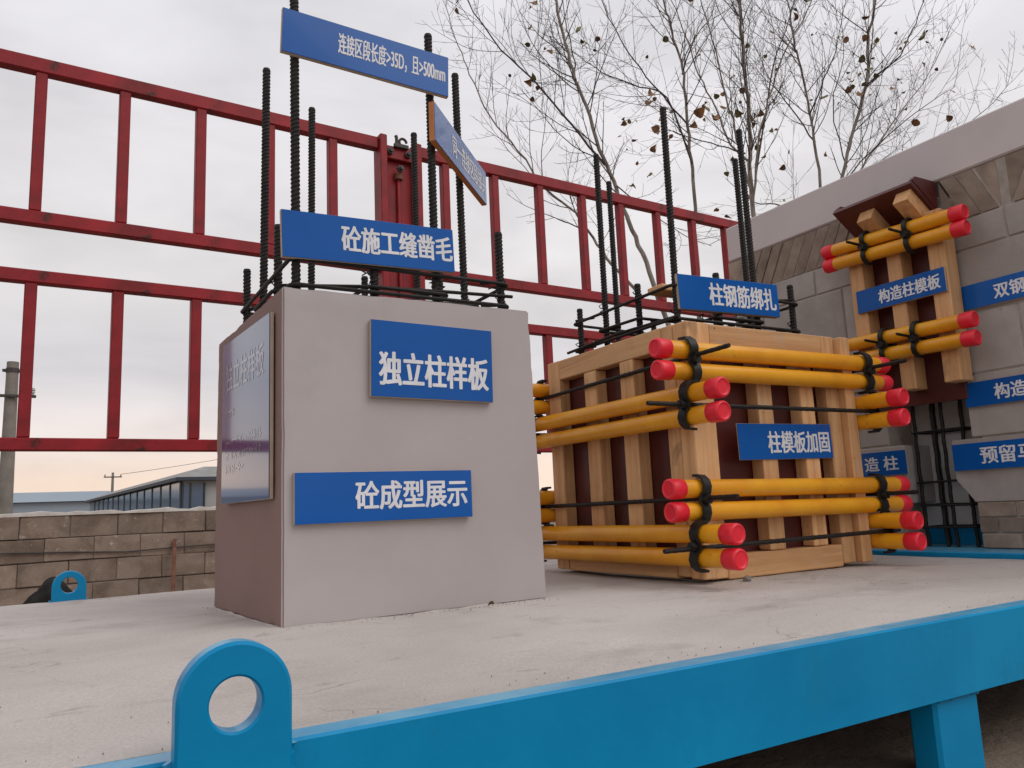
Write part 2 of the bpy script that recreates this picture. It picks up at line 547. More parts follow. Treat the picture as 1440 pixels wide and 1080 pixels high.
while a < LEN - 2.4:
    wd = 2.3
    m = MB()
    m.hexa([HP(a + .06, .16, .25), HP(a + wd - .06, .16, .25), HP(a + wd - .06, .22, .25), HP(a + .06, .22, .25)], [HP(a + .06, .16, EAVE - .12), HP(a + wd - .06, .16, EAVE - .12), HP(a + wd - .06, .22, EAVE - .12), HP(a + .06, .22, EAVE - .12)])
    part('window_pane', m, M['glass'], hs)
    m = MB()
    m.hexa([HP(a - .12, .13, 0), HP(a + .12, .13, 0), HP(a + .12, .24, 0), HP(a - .12, .24, 0)], [HP(a - .12, .13, EAVE - .06), HP(a + .12, .13, EAVE - .06), HP(a + .12, .24, EAVE - .06), HP(a - .12, .24, EAVE - .06)])
    part('mullion', m, M['mullion'], hs)
    a += wd + .02
m = MB()
m.hexa([HP(.18, .28, .25), HP(.18, 1.25, .25), HP(.24, 1.25, .25), HP(.24, .28, .25)], [HP(.18, .28, EAVE - .2), HP(.18, 1.25, EAVE - .2), HP(.24, 1.25, EAVE - .2), HP(.24, .28, EAVE - .2)])
part('window_pane', m, M['glass'], hs)
for b0 in (.22, .60, 1.24):
    m = MB()
    m.hexa([HP(.1, b0 - .03, .1), HP(.1, b0 + .03, .1), HP(.22, b0 + .03, .1), HP(.22, b0 - .03, .1)], [HP(.1, b0 - .03, EAVE - .16), HP(.1, b0 + .03, EAVE - .16), HP(.22, b0 + .03, EAVE - .16), HP(.22, b0 - .03, EAVE - .16)])
    part('mullion', m, M['mullion'], hs)

pl = thing('utility_pole', (-0.83, 20.1, GZ), 'thick concrete utility pole with an iron crossarm behind the left end of red fence', 'utility pole')
m = MB()
m.tube([(-0.83, 20.1, GZ), (-0.83, 20.1, 3.86)], [.155, .115], 16)
part('shaft', m, M['pole'], pl, True)
m = MB()
m.tube([(-0.83, 20.1, 3.62), (-0.83, 20.1, 3.72)], .128, 16)
m.cbox((-1.02, 20.06, 3.64), (-.62, 20.14, 3.70), .01)
part('band', m, M['iron'], pl)
m = MB()
m.cbox((-1.85, 19.90, 3.06), (-.36, 19.97, 3.12), .008)
part('crossarm', m, M['iron'], pl)
for x in (-1.7, -1.1, -.42):
    m = MB()
    m.lathe([(.02, 0), (.02, .05), (.045, .06), (.03, .1), (.045, .12), (.02, .17)], Matrix.Translation((x, 19.935, 3.11)), 10)
    part('insulator', m, M['porcelain'], pl, True)

pl2 = thing('utility_pole', (4.72, 78.8, GZ), 'small distant utility pole with a single crossarm above the glazed house roof', 'utility pole')
m = MB()
m.tube([(4.72, 78.8, GZ), (4.72, 78.8, 4.95)], [.16, .1], 10)
part('shaft', m, M['pole'], pl2, True)
m = MB()
m.cbox((4.0, 78.7, 4.5), (5.45, 78.8, 4.6), .01)
part('crossarm', m, M['iron'], pl2)
for x in (4.1, 4.7, 5.35):
    m = MB()
    m.lathe([(.03, 0), (.06, .05), (.06, .12), (.03, .2)], Matrix.Translation((x, 78.75, 4.6)), 8)
    part('insulator', m, M['porcelain'], pl2, True)


def wire2(p, q, sag, r, label):
    m = MB()
    p, q = Vector(p), Vector(q)
    pts = []
    for i in range(25):
        t = i / 24
        c = p.lerp(q, t)
        c.z -= sag * 4 * t * (1 - t)
        pts.append(c)
    m.tube(pts, r, 5)
    return props(part('overhead_wire', m, M['iron'], None, True), label, 'wire', 'overhead wires')


wire2((-9, 12, 7.15), (30, 12, 6.7), .62, .0055, 'thin overhead wire crossing high behind the top rail of red fence')
wire2((5.35, 78.75, 4.78), (40, 70, 12.5), .9, .02, 'thin wire rising from the distant pole over the house roof')

# ------------------------------------------------------------------ concrete block boundary wall
ew = Vector((0.996, 0.088, 0)).normalized()
nw = Vector((ew.y, -ew.x, 0))                          # towards the camera
Q0 = Vector((0, 8.0, 0))
rotw = math.atan2(ew.y, ew.x)
bw = thing('boundary_wall', (Q0.x, Q0.y, GZ), 'low brown concrete block wall with pale mortar cap behind the platform', 'wall')
TOP = 0.334
CH = 0.1975
BLK = []
for v in range(5):
    bm_ = MB()
    bm_.cbox((-.1855, -.095, -.0945), (.1855, .095, .0945), .006)
    bm_.v = [(x + random.uniform(-.003, .003), y + random.uniform(-.003, .003), z + random.uniform(-.003, .003)) for x, y, z in bm_.v]
    me = bm_.mesh('block')
    me.materials.append(M['cblock'])
    BLK.append(me)
for c in range(5):
    zc = TOP - CH * (c + .5)
    s = -3.41 + (0.1875 if c % 2 else 0) - .002
    while s < 4.6:
        d = random.uniform(-.007, .007)
        q = Q0 + ew * s + nw * d
        link('block', random.choice(BLK), (q.x, q.y, zc + random.uniform(-.003, .003)), bw, (random.uniform(-.008, .008), random.uniform(-.008, .008), rotw + random.uniform(-.008, .008) + random.choice((0, math.pi))))
        s += .375
m = MB()
m.cbox((-3.58, -.082, GZ - .05), (4.76, .082, TOP - .004), .004, Matrix.Translation(Q0) @ Matrix.Rotation(rotw, 4, 'Z'))
part('mortar_bed', m, M['cmortar'], bw)
m = MB()
n_ = 90
prof = []
Mw = Matrix.Translation(Q0) @ Matrix.Rotation(rotw, 4, 'Z')
vs = []
for i in range(n_ + 1):
    x = -3.6 + 8.38 * i / n_
    h = TOP + .022 + .012 * math.sin(i * 1.7) * math.sin(i * .53) + random.uniform(-.006, .006)
    fo = random.uniform(-.008, .006)
    for (y, z) in ((-.103 + fo, TOP - .006), (-.096 + fo, h), (.0, h + .006), (.1, h), (.105, TOP - .006)):
        vs.append(Mw @ Vector((x, y, z)))
fs = [(i * 5 + j, i * 5 + j + 1, (i + 1) * 5 + j + 1, (i + 1) * 5 + j) for i in range(n_) for j in range(4)] + [(i * 5 + 4, i * 5, (i + 1) * 5, (i + 1) * 5 + 4) for i in range(n_)] + [(0, 1, 2, 3, 4), tuple(n_ * 5 + j for j in (4, 3, 2, 1, 0))]
m.add(vs, fs)
part('mortar_cap', m, M['cap_mortar'], bw, True)
# cable along the wall, leaning iron bar, sack
m = MB()
m.tube([Q0 + ew * s + nw * .115 + Vector((0, 0, z)) for s, z in ((-3.4, .12), (-1.6, .075), (-.35, .036), (.2, .012), (.6, -.012), (.95, 0), (1.4, .01), (2.6, .02), (4.4, .06))], .007, 6)
props(part('slack_cable', m, M['iron'], None, True), 'thin black cable strung along the face of the concrete block wall', 'cable')
m = MB()
q0 = Q0 + ew * .93 + nw * .42
q1 = Q0 + ew * 1.0 + nw * .115
m.cbox((-.016, -.016, 0), (.016, .016, 1.0), .004)
zz = (Vector((q1.x, q1.y, .075)) - Vector((q0.x, q0.y, GZ)))
mm = Matrix.Translation((q0.x, q0.y, GZ)) @ zz.to_track_quat('Z', 'Y').to_matrix().to_4x4() @ Matrix.Diagonal((1, 1, zz.length, 1))
m.v = [tuple(mm @ Vector(v)) for v in m.v]
props(part('iron_bar', m, M['rust']), 'rusty iron bar leaning against the concrete block wall', 'bar')
bmx = bmesh.new()
bmesh.ops.create_icosphere(bmx, subdivisions=4, radius=1)
for v in bmx.verts:
    p = v.co.copy()
    r_ = 1 + .10 * math.sin(p.x * 5 + p.z * 3) + .07 * math.sin(p.y * 9 + p.z * 7 + 1) + .04 * math.sin(p.x * 17 + p.z * 13)
    top = max(0, p.z)
    v.co = Vector((p.x * .36 * (1 - .45 * top), p.y * .26 * (1 - .4 * top), max(p.z, -.82) * .41 + .336)) * .47
    v.co.x *= r_
    v.co.y *= r_
for f in bmx.faces:
    f.smooth = True
me = bpy.data.meshes.new('refuse_sack')
bmx.to_mesh(me)
bmx.free()
me.materials.append(M['sack'])
qs = Q0 + ew * -.02 + nw * .75
props(link('refuse_sack', me, (qs.x, qs.y, GZ)), 'black slumped sack on the ground behind the far blue lifting lug', 'sack')

# ------------------------------------------------------------------ red steel fence
ef = Vector((0.9987, 0.051, 0)).normalized()
nf = Vector((ef.y, -ef.x, 0))
P0 = Vector((0, 3.5, 0))
Mf = Matrix.Translation(P0) @ Matrix.Rotation(math.atan2(ef.y, ef.x), 4, 'Z')
fc = thing('red_fence', (1.48, 3.57, GZ), 'rusty red steel ladder fence with a broad bolted post behind the columns', 'fence')


def fbox(lo, hi, name, mat='red', c=.004, par=None):
    m = MB()
    m.cbox(lo, hi, c, Mf)
    return part(name, m, M[mat], par or fc)


for (s0, s1) in ((-1.75, 1.362), (1.598, 4.75)):
    for (z0, z1) in ((2.042, 2.104), (1.400, 1.455), (1.163, 1.214), (.510, .559)):
        fbox((s0, -.025, z0), (s1, .025, z1), 'rail')
for s in [-1.63 + .306 * k for k in range(10)] + [1.75, 2.06, 2.366, 2.67, 2.968, 3.276, 3.6, 3.91, 4.22, 4.53]:
    j = random.uniform(-.006, .006)
    w_ = .0215
    fbox((s + j - w_, -.022, 1.4555), (s + j + w_, .022, 2.0415), 'upright_bar')
    fbox((s - j - w_, -.022, .5595), (s - j + w_, .022, 1.1625), 'upright_bar')
# the broad post
fbox((1.364, -.045, GZ), (1.402, .045, 2.118), 'post_flange')
fbox((1.556, -.045, GZ), (1.596, .045, 2.108), 'post_flange')
fbox((1.403, .0, GZ), (1.555, .02, 2.03), 'post_web')
fbox((1.403, -.03, 2.00), (1.555, -.002, 2.07), 'post_crosspiece')
fbox((1.466, -.016, 1.0), (1.486, -.001, 1.93), 'post_weld_rib')
for (s, z) in ((1.42, 2.035), (1.52, 2.035), (1.475, 1.95)):
    m = MB()
    Mb = Mf @ Matrix.Translation((s, -.03, z)) @ Matrix.Rotation(R(90), 4, 'X')
    m.lathe([(.019, 0), (.019, .014), (.011, .015), (.011, .03)], Mb, 6)
    part('bolt', m, M['iron'], fc)
m = MB()
m.tube([Mf @ Vector(v) for v in ((1.46, -.03, 2.08), (1.46, -.03, 2.12), (1.455, -.03, 2.13))], .009, 8)
m.tube([Mf @ Vector((1.495 + .020 * math.cos(t), -.03, 2.10 + .020 * math.sin(t))) for t in [2 * math.pi * i / 14 for i in range(13)]], .007, 6)
m.cbox((1.44, -.05, 2.06), (1.52, -.031, 2.082), .003, Mf)
part('latch', m, M['iron'], fc, True)
m = MB()
m.lathe([(.022, 0), (.022, .03)], Mf @ Matrix.Translation((1.475, -.012, 1.93)) @ Matrix.Rotation(R(180), 4, 'X'), 12)
part('hinge_pin', m, M['rust'], fc)
fbox((1.365, -.06, 1.50), (1.40, -.046, 1.56), 'bracket', 'iron')
for s in (-1.72, 4.72):
    fbox((s - .05, .027, GZ), (s + .05, .09, 2.10), 'end_post')

# ------------------------------------------------------------------ the platform
pf = thing('display_platform', (1.3, 1.8, GZ), 'pale concrete platform edged in bright blue steel with lifting lugs', 'platform')
X0, X1, YN, YB = -1.0, 2.492, 0.82, 2.79
m = MB()
nx, ny = 70, 40
vs = []
for j in range(ny + 1):
    for i in range(nx + 1):
        x = X0 + .042 + (X1 - X0 - .044) * i / nx
        y = YN + .040 + (YB - YN - .042) * j / ny
        z = .0006 + .0016 * math.sin(x * 7 + y * 3) * math.sin(y * 9 - x * 2) + random.uniform(-.0007, .0007)
        edge = 0.004 * (random.random() - .5) if j in (0, ny) else 0
        vs.append((x, y + edge, z))
fs = [(j * (nx + 1) + i, j * (nx + 1) + i + 1, (j + 1) * (nx + 1) + i + 1, (j + 1) * (nx + 1) + i) for j in range(ny) for i in range(nx)]
b0 = len(vs)
ring = [i for i in range(nx + 1)] + [j * (nx + 1) + nx for j in range(1, ny + 1)] + [ny * (nx + 1) + i for i in range(nx - 1, -1, -1)] + [j * (nx + 1) for j in range(ny - 1, 0, -1)]
for r_ in ring:
    vs.append((vs[r_][0], min(vs[r_][1], YB - .012), -.010))
nr = len(ring)
fs += [(ring[i], ring[(i + 1) % nr], b0 + (i + 1) % nr, b0 + i) for i in range(nr)] + [tuple(b0 + i for i in range(nr))]
m.add(vs, fs)
part('slab', m, M['slab'], pf, True, R(50))


def channel(p, q, inward, name):
    """steel channel: web outside, flanges pointing inward"""
    p, q, inward = Vector(p), Vector(q), Vector(inward)
    d = (q - p).normalized()
    prof = [(0, -.122), (.045, -.122), (.045, -.115), (.007, -.115), (.007, -.006), (.041, -.006), (.0415, .0005), (.003, .002), (0, -.001)]
    m = MB()
    nseg = 16
    vs = []
    for k in range(nseg + 1):
        c = p.lerp(q, k / nseg)
        for (a_, z_) in prof:
            vs.append(c + inward * a_ + Vector((0, 0, z_)))
    n = len(prof)
    fs = [(k * n + i, k * n + (i + 1) % n, (k + 1) * n + (i + 1) % n, (k + 1) * n + i) for k in range(nseg) for i in range(n)]
    fs += [tuple(range(n)), tuple(nseg * n + i for i in range(n))]
    m.add(vs, fs)
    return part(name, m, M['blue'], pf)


channel((X0, YN, 0), (X1, YN, 0), (0, 1, 0), 'edge_beam')
channel((X0, YB, -.012), (X1, YB, -.012), (0, -1, 0), 'edge_beam')
channel((X0 - .001, YN + .05, 0), (X0 - .001, YB - .05, 0), (1, 0, 0), 'edge_beam')
for lx, ly in ((1.26, YN + .012), (-.86, YN + .012), (-.86, YB - .13), (1.26, YB - .13)):
    m = MB()
    m.cbox((lx, ly, GZ), (lx + .123, ly + .052, -.1225), .006)
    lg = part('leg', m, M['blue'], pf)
    if ly < 1 and lx > 0:
        m = MB()
        m.tube([(lx + .005 + .113 * i / 14, ly - .001 + random.uniform(-.0015, .0015), -.1245 + random.uniform(-.002, .002)) for i in range(15)], [random.uniform(.0035, .0055) for i in range(15)], 7)
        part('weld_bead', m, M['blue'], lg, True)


def lug(cx, y, side, w_=.104, top=.104, base=-.10, hole=(.0, .048), hr=.0235, th=.021):
    """rounded plate with a round hole, facing along y"""
    n = 40
    m = MB()
    rr = w_ / 2
    outer, inner = [], []
    for i in range(n):
        t = 2 * math.pi * i / n
        dx, dz = math.cos(t), math.sin(t)
        inner.append((hole[0] + hr * dx, hole[1] + hr * 1.04 * dz))
        # outer: half circle on top, straight sides, flat base
        hc = top - rr
        ox, oz = hole
        if dz >= 0 or True:
            # ray from the hole centre
            best = None
            # sides and base
            cand = []
            if abs(dx) > 1e-9:
                s_ = (rr * (1 if dx > 0 else -1) - ox) / dx
                if s_ > 0 and oz + s_ * dz <= hc and oz + s_ * dz >= base:
                    cand.append(s_)
            if dz < 0:
                s_ = (base - oz) / dz
                if abs(ox + s_ * dx) <= rr:
                    cand.append(s_)
            bq = 2 * (ox * dx + (oz - hc) * dz)
            cq = ox * ox + (oz - hc) ** 2 - rr * rr
            disc = bq * bq - 4 * cq
            if disc > 0:
                s_ = (-bq + math.sqrt(disc)) / 2
                if s_ > 0 and oz + s_ * dz >= hc:
                    cand.append(s_)
            s_ = min(cand) if cand else rr
            outer.append((ox + s_ * dx, oz + s_ * dz))
    vs = []
    ch = .0032

    def toward(q, d):
        v = Vector((q[0] - hole[0], q[1] - hole[1]))
        v = v * (1 + d / v.length)
        return (hole[0] + v.x, hole[1] + v.y)
    rings = [[(cx + toward(q, ch * .7)[0], y - th, toward(q, ch * .7)[1]) for q in inner],
             [(cx + toward(q, -ch)[0], y - th, toward(q, -ch)[1]) for q in outer],
             [(cx + q[0], y - th + ch, q[1]) for q in outer],
             [(cx + q[0], y - ch, q[1]) for q in outer],
             [(cx + toward(q, -ch)[0], y, toward(q, -ch)[1]) for q in outer],
             [(cx + toward(q, ch * .7)[0], y, toward(q, ch * .7)[1]) for q in inner],
             [(cx + q[0], y - ch * .7, q[1]) for q in inner],
             [(cx + q[0], y - th + ch * .7, q[1]) for q in inner]]
    for rg_ in rings:
        vs += rg_
    fs = []
    for k in range(8):
        for i in range(n):
            j = (i + 1) % n
            a_, b_ = k * n, ((k + 1) % 8) * n
            fs.append((a_ + i, a_ + j, b_ + j, b_ + i))
    m.add(vs, fs)
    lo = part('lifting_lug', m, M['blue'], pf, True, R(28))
    for sx in (-1, 1):
        m = MB()
        zz_ = [base + .004 + (-.002 - base) * i / 16 for i in range(17)]
        yb = y - .002 if side < 0 else y - th + .002
        m.tube([(cx + sx * (rr + .001) + random.uniform(-.002, .002), yb, z_) for z_ in zz_], [random.uniform(.004, .010) for _ in zz_], 7)
        part('weld_bead', m, M['blue'], lo, True)
    return lo


lug(.156, YN - .001, -1, th=.026)
lug(.060, YB + .017, 1, w_=.092, top=.088, hole=(0, .046), hr=.0225)
lug(2.25, YB + .017, 1)



# ------------------------------------------------------------------ rebar
def rebar_mesh(length, r=.0096, n=9):
    m = MB()
    o = 0
    nr_ = int(length / .0025)
    vs = []
    for i in range(nr_ + 1):
        z = length * i / nr_
        ph = i % 4
        rr = r * (1.13 if ph in (1, 2) else .96)
        for k in range(n):
            t = 2 * math.pi * k / n
            dz = .0042 * math.cos(t) if 3 < i < nr_ - 3 else 0
            ridge = 1.0
            vs.append((rr * ridge * math.cos(t), rr * ridge * math.sin(t), z + dz))
    fs = [(i * n + k, i * n + (k + 1) % n, (i + 1) * n + (k + 1) % n, (i + 1) * n + k) for i in range(nr_) for k in range(n)]
    fs += [tuple(range(n)), tuple(nr_ * n + k for k in range(n))]
    m.add(vs, fs)
    me = m.mesh('rebar')
    me.materials.append(M['rebar'])
    return me


RB_LONG = rebar_mesh(.75)
RB_SHORT = rebar_mesh(.25)


def bar(x, y, ztop, long_, parent, lean=(0, 0)):
    ln = .75 if long_ else .25
    zb = ztop - ln
    return link('rebar', RB_LONG if long_ else RB_SHORT, (x, y, zb), parent, (lean[0], lean[1], 0))


def hoop(x0, x1, y0, y1, z, r, name, parent, tail=True, tilt=(0, 0)):
    m = MB()
    rc = .018
    pts = []
    for (cx, cy, a0) in ((x1 - rc, y1 - rc, 0), (x0 + rc, y1 - rc, 90), (x0 + rc, y0 + rc, 180), (x1 - rc, y0 + rc, 270)):
        for k in range(5):
            t = R(a0 + 90 * k / 4)
            px, py = cx + rc * math.cos(t), cy + rc * math.sin(t)
            pts.append((px, py, z + tilt[0] * (px - x0) + tilt[1] * (py - y0)))
    pts.append(pts[0])
    m.tube(pts, r, 7, False)
    if tail:
        m.tube([(x1 - .004, y0 + .012, z + .006), (x1 - .05, y0 + .06, z + .012)], r, 7)
        m.tube([(x0 + .004, y1 - .012, z + .006), (x0 + .05, y1 - .06, z + .012)], r, 7)
    return part(name, m, M['rebar'], parent, True)


# ------------------------------------------------------------------ concrete column
cc = thing('concrete_column', (.71, 1.93, 0), 'square grey painted concrete column sample with bare rebar rising from its top', 'column')
bm_ = bmesh.new()
bc = [(.407, 1.636, -.002), (1.040, 1.648, -.002), (1.03, 2.255, -.002), (.372, 2.195, -.002)]
tcn = [(.407, 1.636, .703), (1.018, 1.634, .703), (1.01, 2.25, .703), (.386, 2.250, .703)]
vv = [bm_.verts.new(Vector(v) - Vector((.71, 1.93, .35))) for v in bc + tcn]
for f in ((3, 2, 1, 0), (4, 5, 6, 7), (0, 1, 5, 4), (1, 2, 6, 5), (2, 3, 7, 6), (3, 0, 4, 7)):
    bm_.faces.new([vv[i] for i in f])
bmesh.ops.recalc_face_normals(bm_, faces=bm_.faces)
bmesh.ops.bevel(bm_, geom=[e for e in bm_.edges], offset=.004, segments=2, affect='EDGES')
bmesh.ops.subdivide_edges(bm_, edges=[e for e in bm_.edges if e.calc_length() > .05], cuts=44, use_grid_fill=True)
bm_.normal_update()
for v in bm_.verts:
    q = v.co * 1.0
    amp = .0007
    if len({(round(f.normal.x, 1), round(f.normal.y, 1), round(f.normal.z, 1)) for f in v.link_faces}) > 1:
        chip = max(0.0, noise3.noise(q * 16 + Vector((3, 7, 1))) - .12)
        v.co -= v.normal * (0.005 * chip + .0007 * (noise3.noise(q * 45) + .4))
    else:
        v.co += v.normal * amp * noise3.noise(q * 7)
bm_.normal_update()
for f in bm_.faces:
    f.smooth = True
for e in bm_.edges:
    if len(e.link_faces) == 2 and e.calc_face_angle(0) > R(14):
        e.smooth = False
me = bpy.data.meshes.new('column_body')
bm_.faces.ensure_lookup_table()
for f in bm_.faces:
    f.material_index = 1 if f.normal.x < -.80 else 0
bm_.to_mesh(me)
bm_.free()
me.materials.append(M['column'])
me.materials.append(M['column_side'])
cb = link('column_body', me, (.71, 1.93, .35), cc)
XS = (.452, .628, .790, .962)
YS = (1.692, 1.85, 2.03, 2.195)
for (i, j, lg_) in ((0, 0, 1), (1, 0, 0), (2, 0, 1), (3, 0, 0), (0, 1, 0), (0, 2, 1), (0, 3, 0), (1, 3, 1), (2, 3, 0), (3, 3, 1), (3, 2, 0), (3, 1, 1)):
    bar(XS[i] + (random.uniform(-.004, .004) if i < 2 else 0) + (.01 if (i, j) == (3, 0) else 0) - (.012 if (i, j) == (3, 1) else 0), YS[j] + (random.uniform(-.004, .004) if i < 2 else 0), (1.43 if lg_ else (.912 if (i, j) != (1, 0) else .86)) + random.uniform(-.015, .012), lg_, cc, (random.uniform(-.004, .004), random.uniform(-.008, .008)))
hoop(.436, .988, 1.676, 2.211, .722, .005, 'stirrup', cc)
hoop(.436, .988, 1.676, 2.211, .782, .005, 'stirrup', cc, tilt=(-.006, .004))
hoop(.612, .818, 1.676, 2.211, .735, .005, 'stirrup', cc, tilt=(.0, .03))
hoop(.436, .988, 1.834, 2.046, .75, .005, 'stirrup', cc, tilt=(.02, .0))
m = MB()
m.tube([(.42, 1.72, .728), (.60, 1.684, .735), (.83, 1.681, .744), (1.0, 1.683, .75)], .0045, 7)
part('stirrup', m, M['rebar'], cc, True)
# wire ties
for (x, y, z) in ((.452, 2.03, .728), (.63, 1.68, .745), (.802, 1.68, .745), (.972, 1.69, .75), (.972, 1.85, .755), (.452, 1.85, .75), (.62, 1.71, .79)):
    m = MB()
    pts = [(x + .013 * math.cos(t * 1.3) + random.uniform(-.003, .003), y + .006 + .010 * math.sin(t * 1.3), z - .012 + .005 * t) for t in range(9)]
    pts.append((x - .02, y + .03, z + .025))
    m.tube(pts, .0016, 5)
    part('wire_tie', m, M['rebar'], cc, True)

# ------------------------------------------------------------------ column formwork
fw = thing('column_formwork', (1.80, 1.91, 0), 'wooden column formwork box clamped by yellow tubes with red caps', 'formwork')
FX0, FX1, FY0, FY1 = 1.468, 2.148, 1.582, 2.250
BD = .044                                              # batten depth
ZB, ZT = .012, .703


def wbox(lo, hi, ax, name, par=fw, c=.003):
    m = MB()
    m.cbox(lo, hi, c)
    m.v = [(x + random.uniform(-.0012, .0012), y + random.uniform(-.0012, .0012), z) for x, y, z in m.v]
    return part(name, m, M['wood_' + ax], par)


# plywood panels
for (lo, hi) in (((FX0 + BD + .001, FY0 + BD + .016, .004), (FX0 + BD + .015, FY1 - BD - .016, .66)),
                 ((FX1 - BD - .015, FY0 + BD + .016, .004), (FX1 - BD - .001, FY1 - BD - .016, .66)),
                 ((FX0 + BD + .001, FY0 + BD + .001, .004), (FX1 - BD - .001, FY0 + BD + .015, .66)),
                 ((FX0 + BD + .001, FY1 - BD - .015, .004), (FX1 - BD - .001, FY1 - BD - .001, .66))):
    m = MB()
    m.cbox(lo, hi, .001)
    part('plywood_panel', m, M['ply'], fw)
# left and right faces (battens stand out along x)
for (xa, xb) in ((FX0, FX0 + BD), (FX1 - BD, FX1)):
    zj = random.uniform(0, .004)
    wbox((xa, FY0 - .022, ZB), (xb, FY0 + .032, ZT - .004), 'z', 'batten')
    wbox((xa + .002, FY0 + .034, ZB + .004), (xb, FY0 + .083, ZT - .002), 'z', 'batten')
    wbox((xa, FY1 - .064, ZB), (xb, FY1 + .004, ZT), 'z', 'batten')
    wbox((xa + .001, FY0 + .085, ZT - .066), (xb, FY1 - .066, ZT - .001), 'y', 'top_rail')
    wbox((xa + .001, FY0 + .085, ZB - .002), (xb, FY1 - .066, ZB + .058), 'y', 'bottom_rail')
    for yc in (2.012, 1.824):
        wbox((xa + random.uniform(-.004, .002), yc - .032, ZB + .060), (xb, yc + .032, ZT - .068), 'z', 'batten')
# front and back faces (battens stand out along y)
for (ya, yb) in ((FY0, FY0 + BD), (FY1 - BD, FY1)):
    wbox((FX0 + BD + .003, ya, ZB - .004), (FX0 + BD + .062, yb, ZT + .002), 'z', 'batten')
    wbox((FX1 - BD - .058, ya + .001, ZB), (FX1 - BD - .002, yb, ZT), 'z', 'batten')
    wbox((FX0 + BD + .064, ya + .001, ZT - .060), (FX1 - BD - .060, yb, ZT), 'x', 'top_rail')
    wbox((FX0 + BD + .064, ya + .001, ZB - .008), (FX1 - BD - .060, yb, ZB + .056), 'x', 'bottom_rail')
    for xc in (1.772, 1.953):
        wbox((xc - .030, ya + random.uniform(-.002, .003), ZB + .058), (xc + .030, yb, ZT - .062), 'z', 'batten')


def tube_thing(p, q, parent):
    """yellow steel tube with red plastic sleeves at both ends"""
    p, q = Vector(p), Vector(q)
    d = (q - p)
    ln = d.length
    Mt = Matrix.Translation(p) @ d.to_track_quat('Z', 'Y').to_matrix().to_4x4()
    m = MB()
    m.lathe([(.0238, .010), (.0238, ln - .010)], Mt, 24)
    t_ = part('steel_tube', m, M['yellow'], parent, True)
    cap = [(.019, .0025), (.0215, 0), (.0258, .0025), (.0268, .006), (.0262, .044), (.0242, .046)]
    m = MB()
    m.lathe([(.015, .0034), (.0175, .0032)] + cap, Mt, 24)
    part('end_cap', m, M['cap'], t_, True, R(50))
    m = MB()
    m.lathe([(.015, .0034), (.0175, .0032)] + cap, Mt @ Matrix.Translation((0, 0, ln)) @ Matrix.Rotation(math.pi, 4, 'X'), 24)
    part('end_cap', m, M['cap'], t_, True, R(50))
    return t_


def clamp(c, nrm, along, parent, tilt=0.0, gap=.03, name='clamp', wide=1.0):
    """bent double-saddle clip over a pair of tubes"""
    nrm, along = Vector(nrm).normalized(), Vector(along).normalized()
    up = Vector((0, 0, 1))
    prof = [(-.012, gap + .030), (.012, gap + .029), (.026, gap + .018), (.0315, gap + .004), (.029, gap - .010), (.020, .008), (.017, 0), (.020, -.008), (.029, -gap + .010), (.0315, -gap - .004), (.026, -gap - .018), (.012, -gap - .029), (-.012, -gap - .030)]
    th = .0065
    hw = [.010, .012, .013, .013, .013, .015, .016, .015, .013, .013, .013, .012, .010]
    m = MB()
    vs = []
    Rt = Matrix.Rotation(tilt, 3, nrm)
    for i, (a, z) in enumerate(prof):
        b = Vector((prof[min(i + 1, len(prof) - 1)][0] - prof[max(i - 1, 0)][0], prof[min(i + 1, len(prof) - 1)][1] - prof[max(i - 1, 0)][1]))
        b.normalize()
        no = Vector((-b.y, b.x))
        if no.x < 0:
            no = -no
        for (s_, k_) in ((-1, 0), (1, 0), (1, 1), (-1, 1)):
            aa, zz_ = a + no.x * th * k_, z + no.y * th * k_
            vs.append(Vector(c) + Rt @ (nrm * aa + up * zz_ + along * (hw[i] * s_ * wide)))
    n = len(prof)
    fs = [(i * 4 + k, i * 4 + (k + 1) % 4, (i + 1) * 4 + (k + 1) % 4, (i + 1) * 4 + k) for i in range(n - 1) for k in range(4)] + [(0, 1, 2, 3), tuple((n - 1) * 4 + k for k in range(4))]
    m.add(vs, fs)
    # nut with flange
    Mn = Matrix.Translation(Vector(c) + nrm * .02) @ nrm.to_track_quat('Z', 'Y').to_matrix().to_4x4()
    m.lathe([(.018, 0), (.018, .006), (.0125, .0065), (.0125, .024)], Mn, 6)
    return part(name, m, M['clamp'], parent, True, R(35))


def rod(p, q, parent, r=.0062):
    p, q = Vector(p), Vector(q)
    n = max(2, int((q - p).length / .012))
    m = MB()
    m.tube([p.lerp(q, i / n) for i in range(n + 1)], [r * (1.06 if i % 2 else .94) for i in range(n + 1)], 8)
    return part('tie_rod', m, M['rebar'], parent, True)


TF = FY0 - .026
TB = FY1 + .026 + .004
TL = FX0 - .027
TR = FX1 + .027
for z in (.614, .556):
    j = random.uniform(-.006, .006)
    tube_thing((1.352 + j, TF, z), (2.310 + j, TF, z + .004), fw)
    tube_thing((1.36 + j, TB, z), (2.30 + j, TB, z + .003), fw)
for z in (.247, .188):
    j = random.uniform(-.006, .006)
    tube_thing((1.366 + j, TF, z), (2.338 + j, TF, z - .010), fw)
    tube_thing((1.36 + j, TB, z), (2.30 + j, TB, z), fw)
for z in (.493, .433):
    j = random.uniform(-.005, .005)
    tube_thing((TL, 1.418 + j, z), (TL, 2.40 + j, z + .004), fw)
    tube_thing((TR, 1.418 + j, z), (TR, 2.40 + j, z - .004), fw)
for z in (.131, .071):
    j = random.uniform(-.005, .005)
    tube_thing((TL, 1.402 + j, z), (TL, 2.38 + j, z - .002), fw)
    tube_thing((TR, 1.412 + j, z), (TR, 2.38 + j, z), fw)
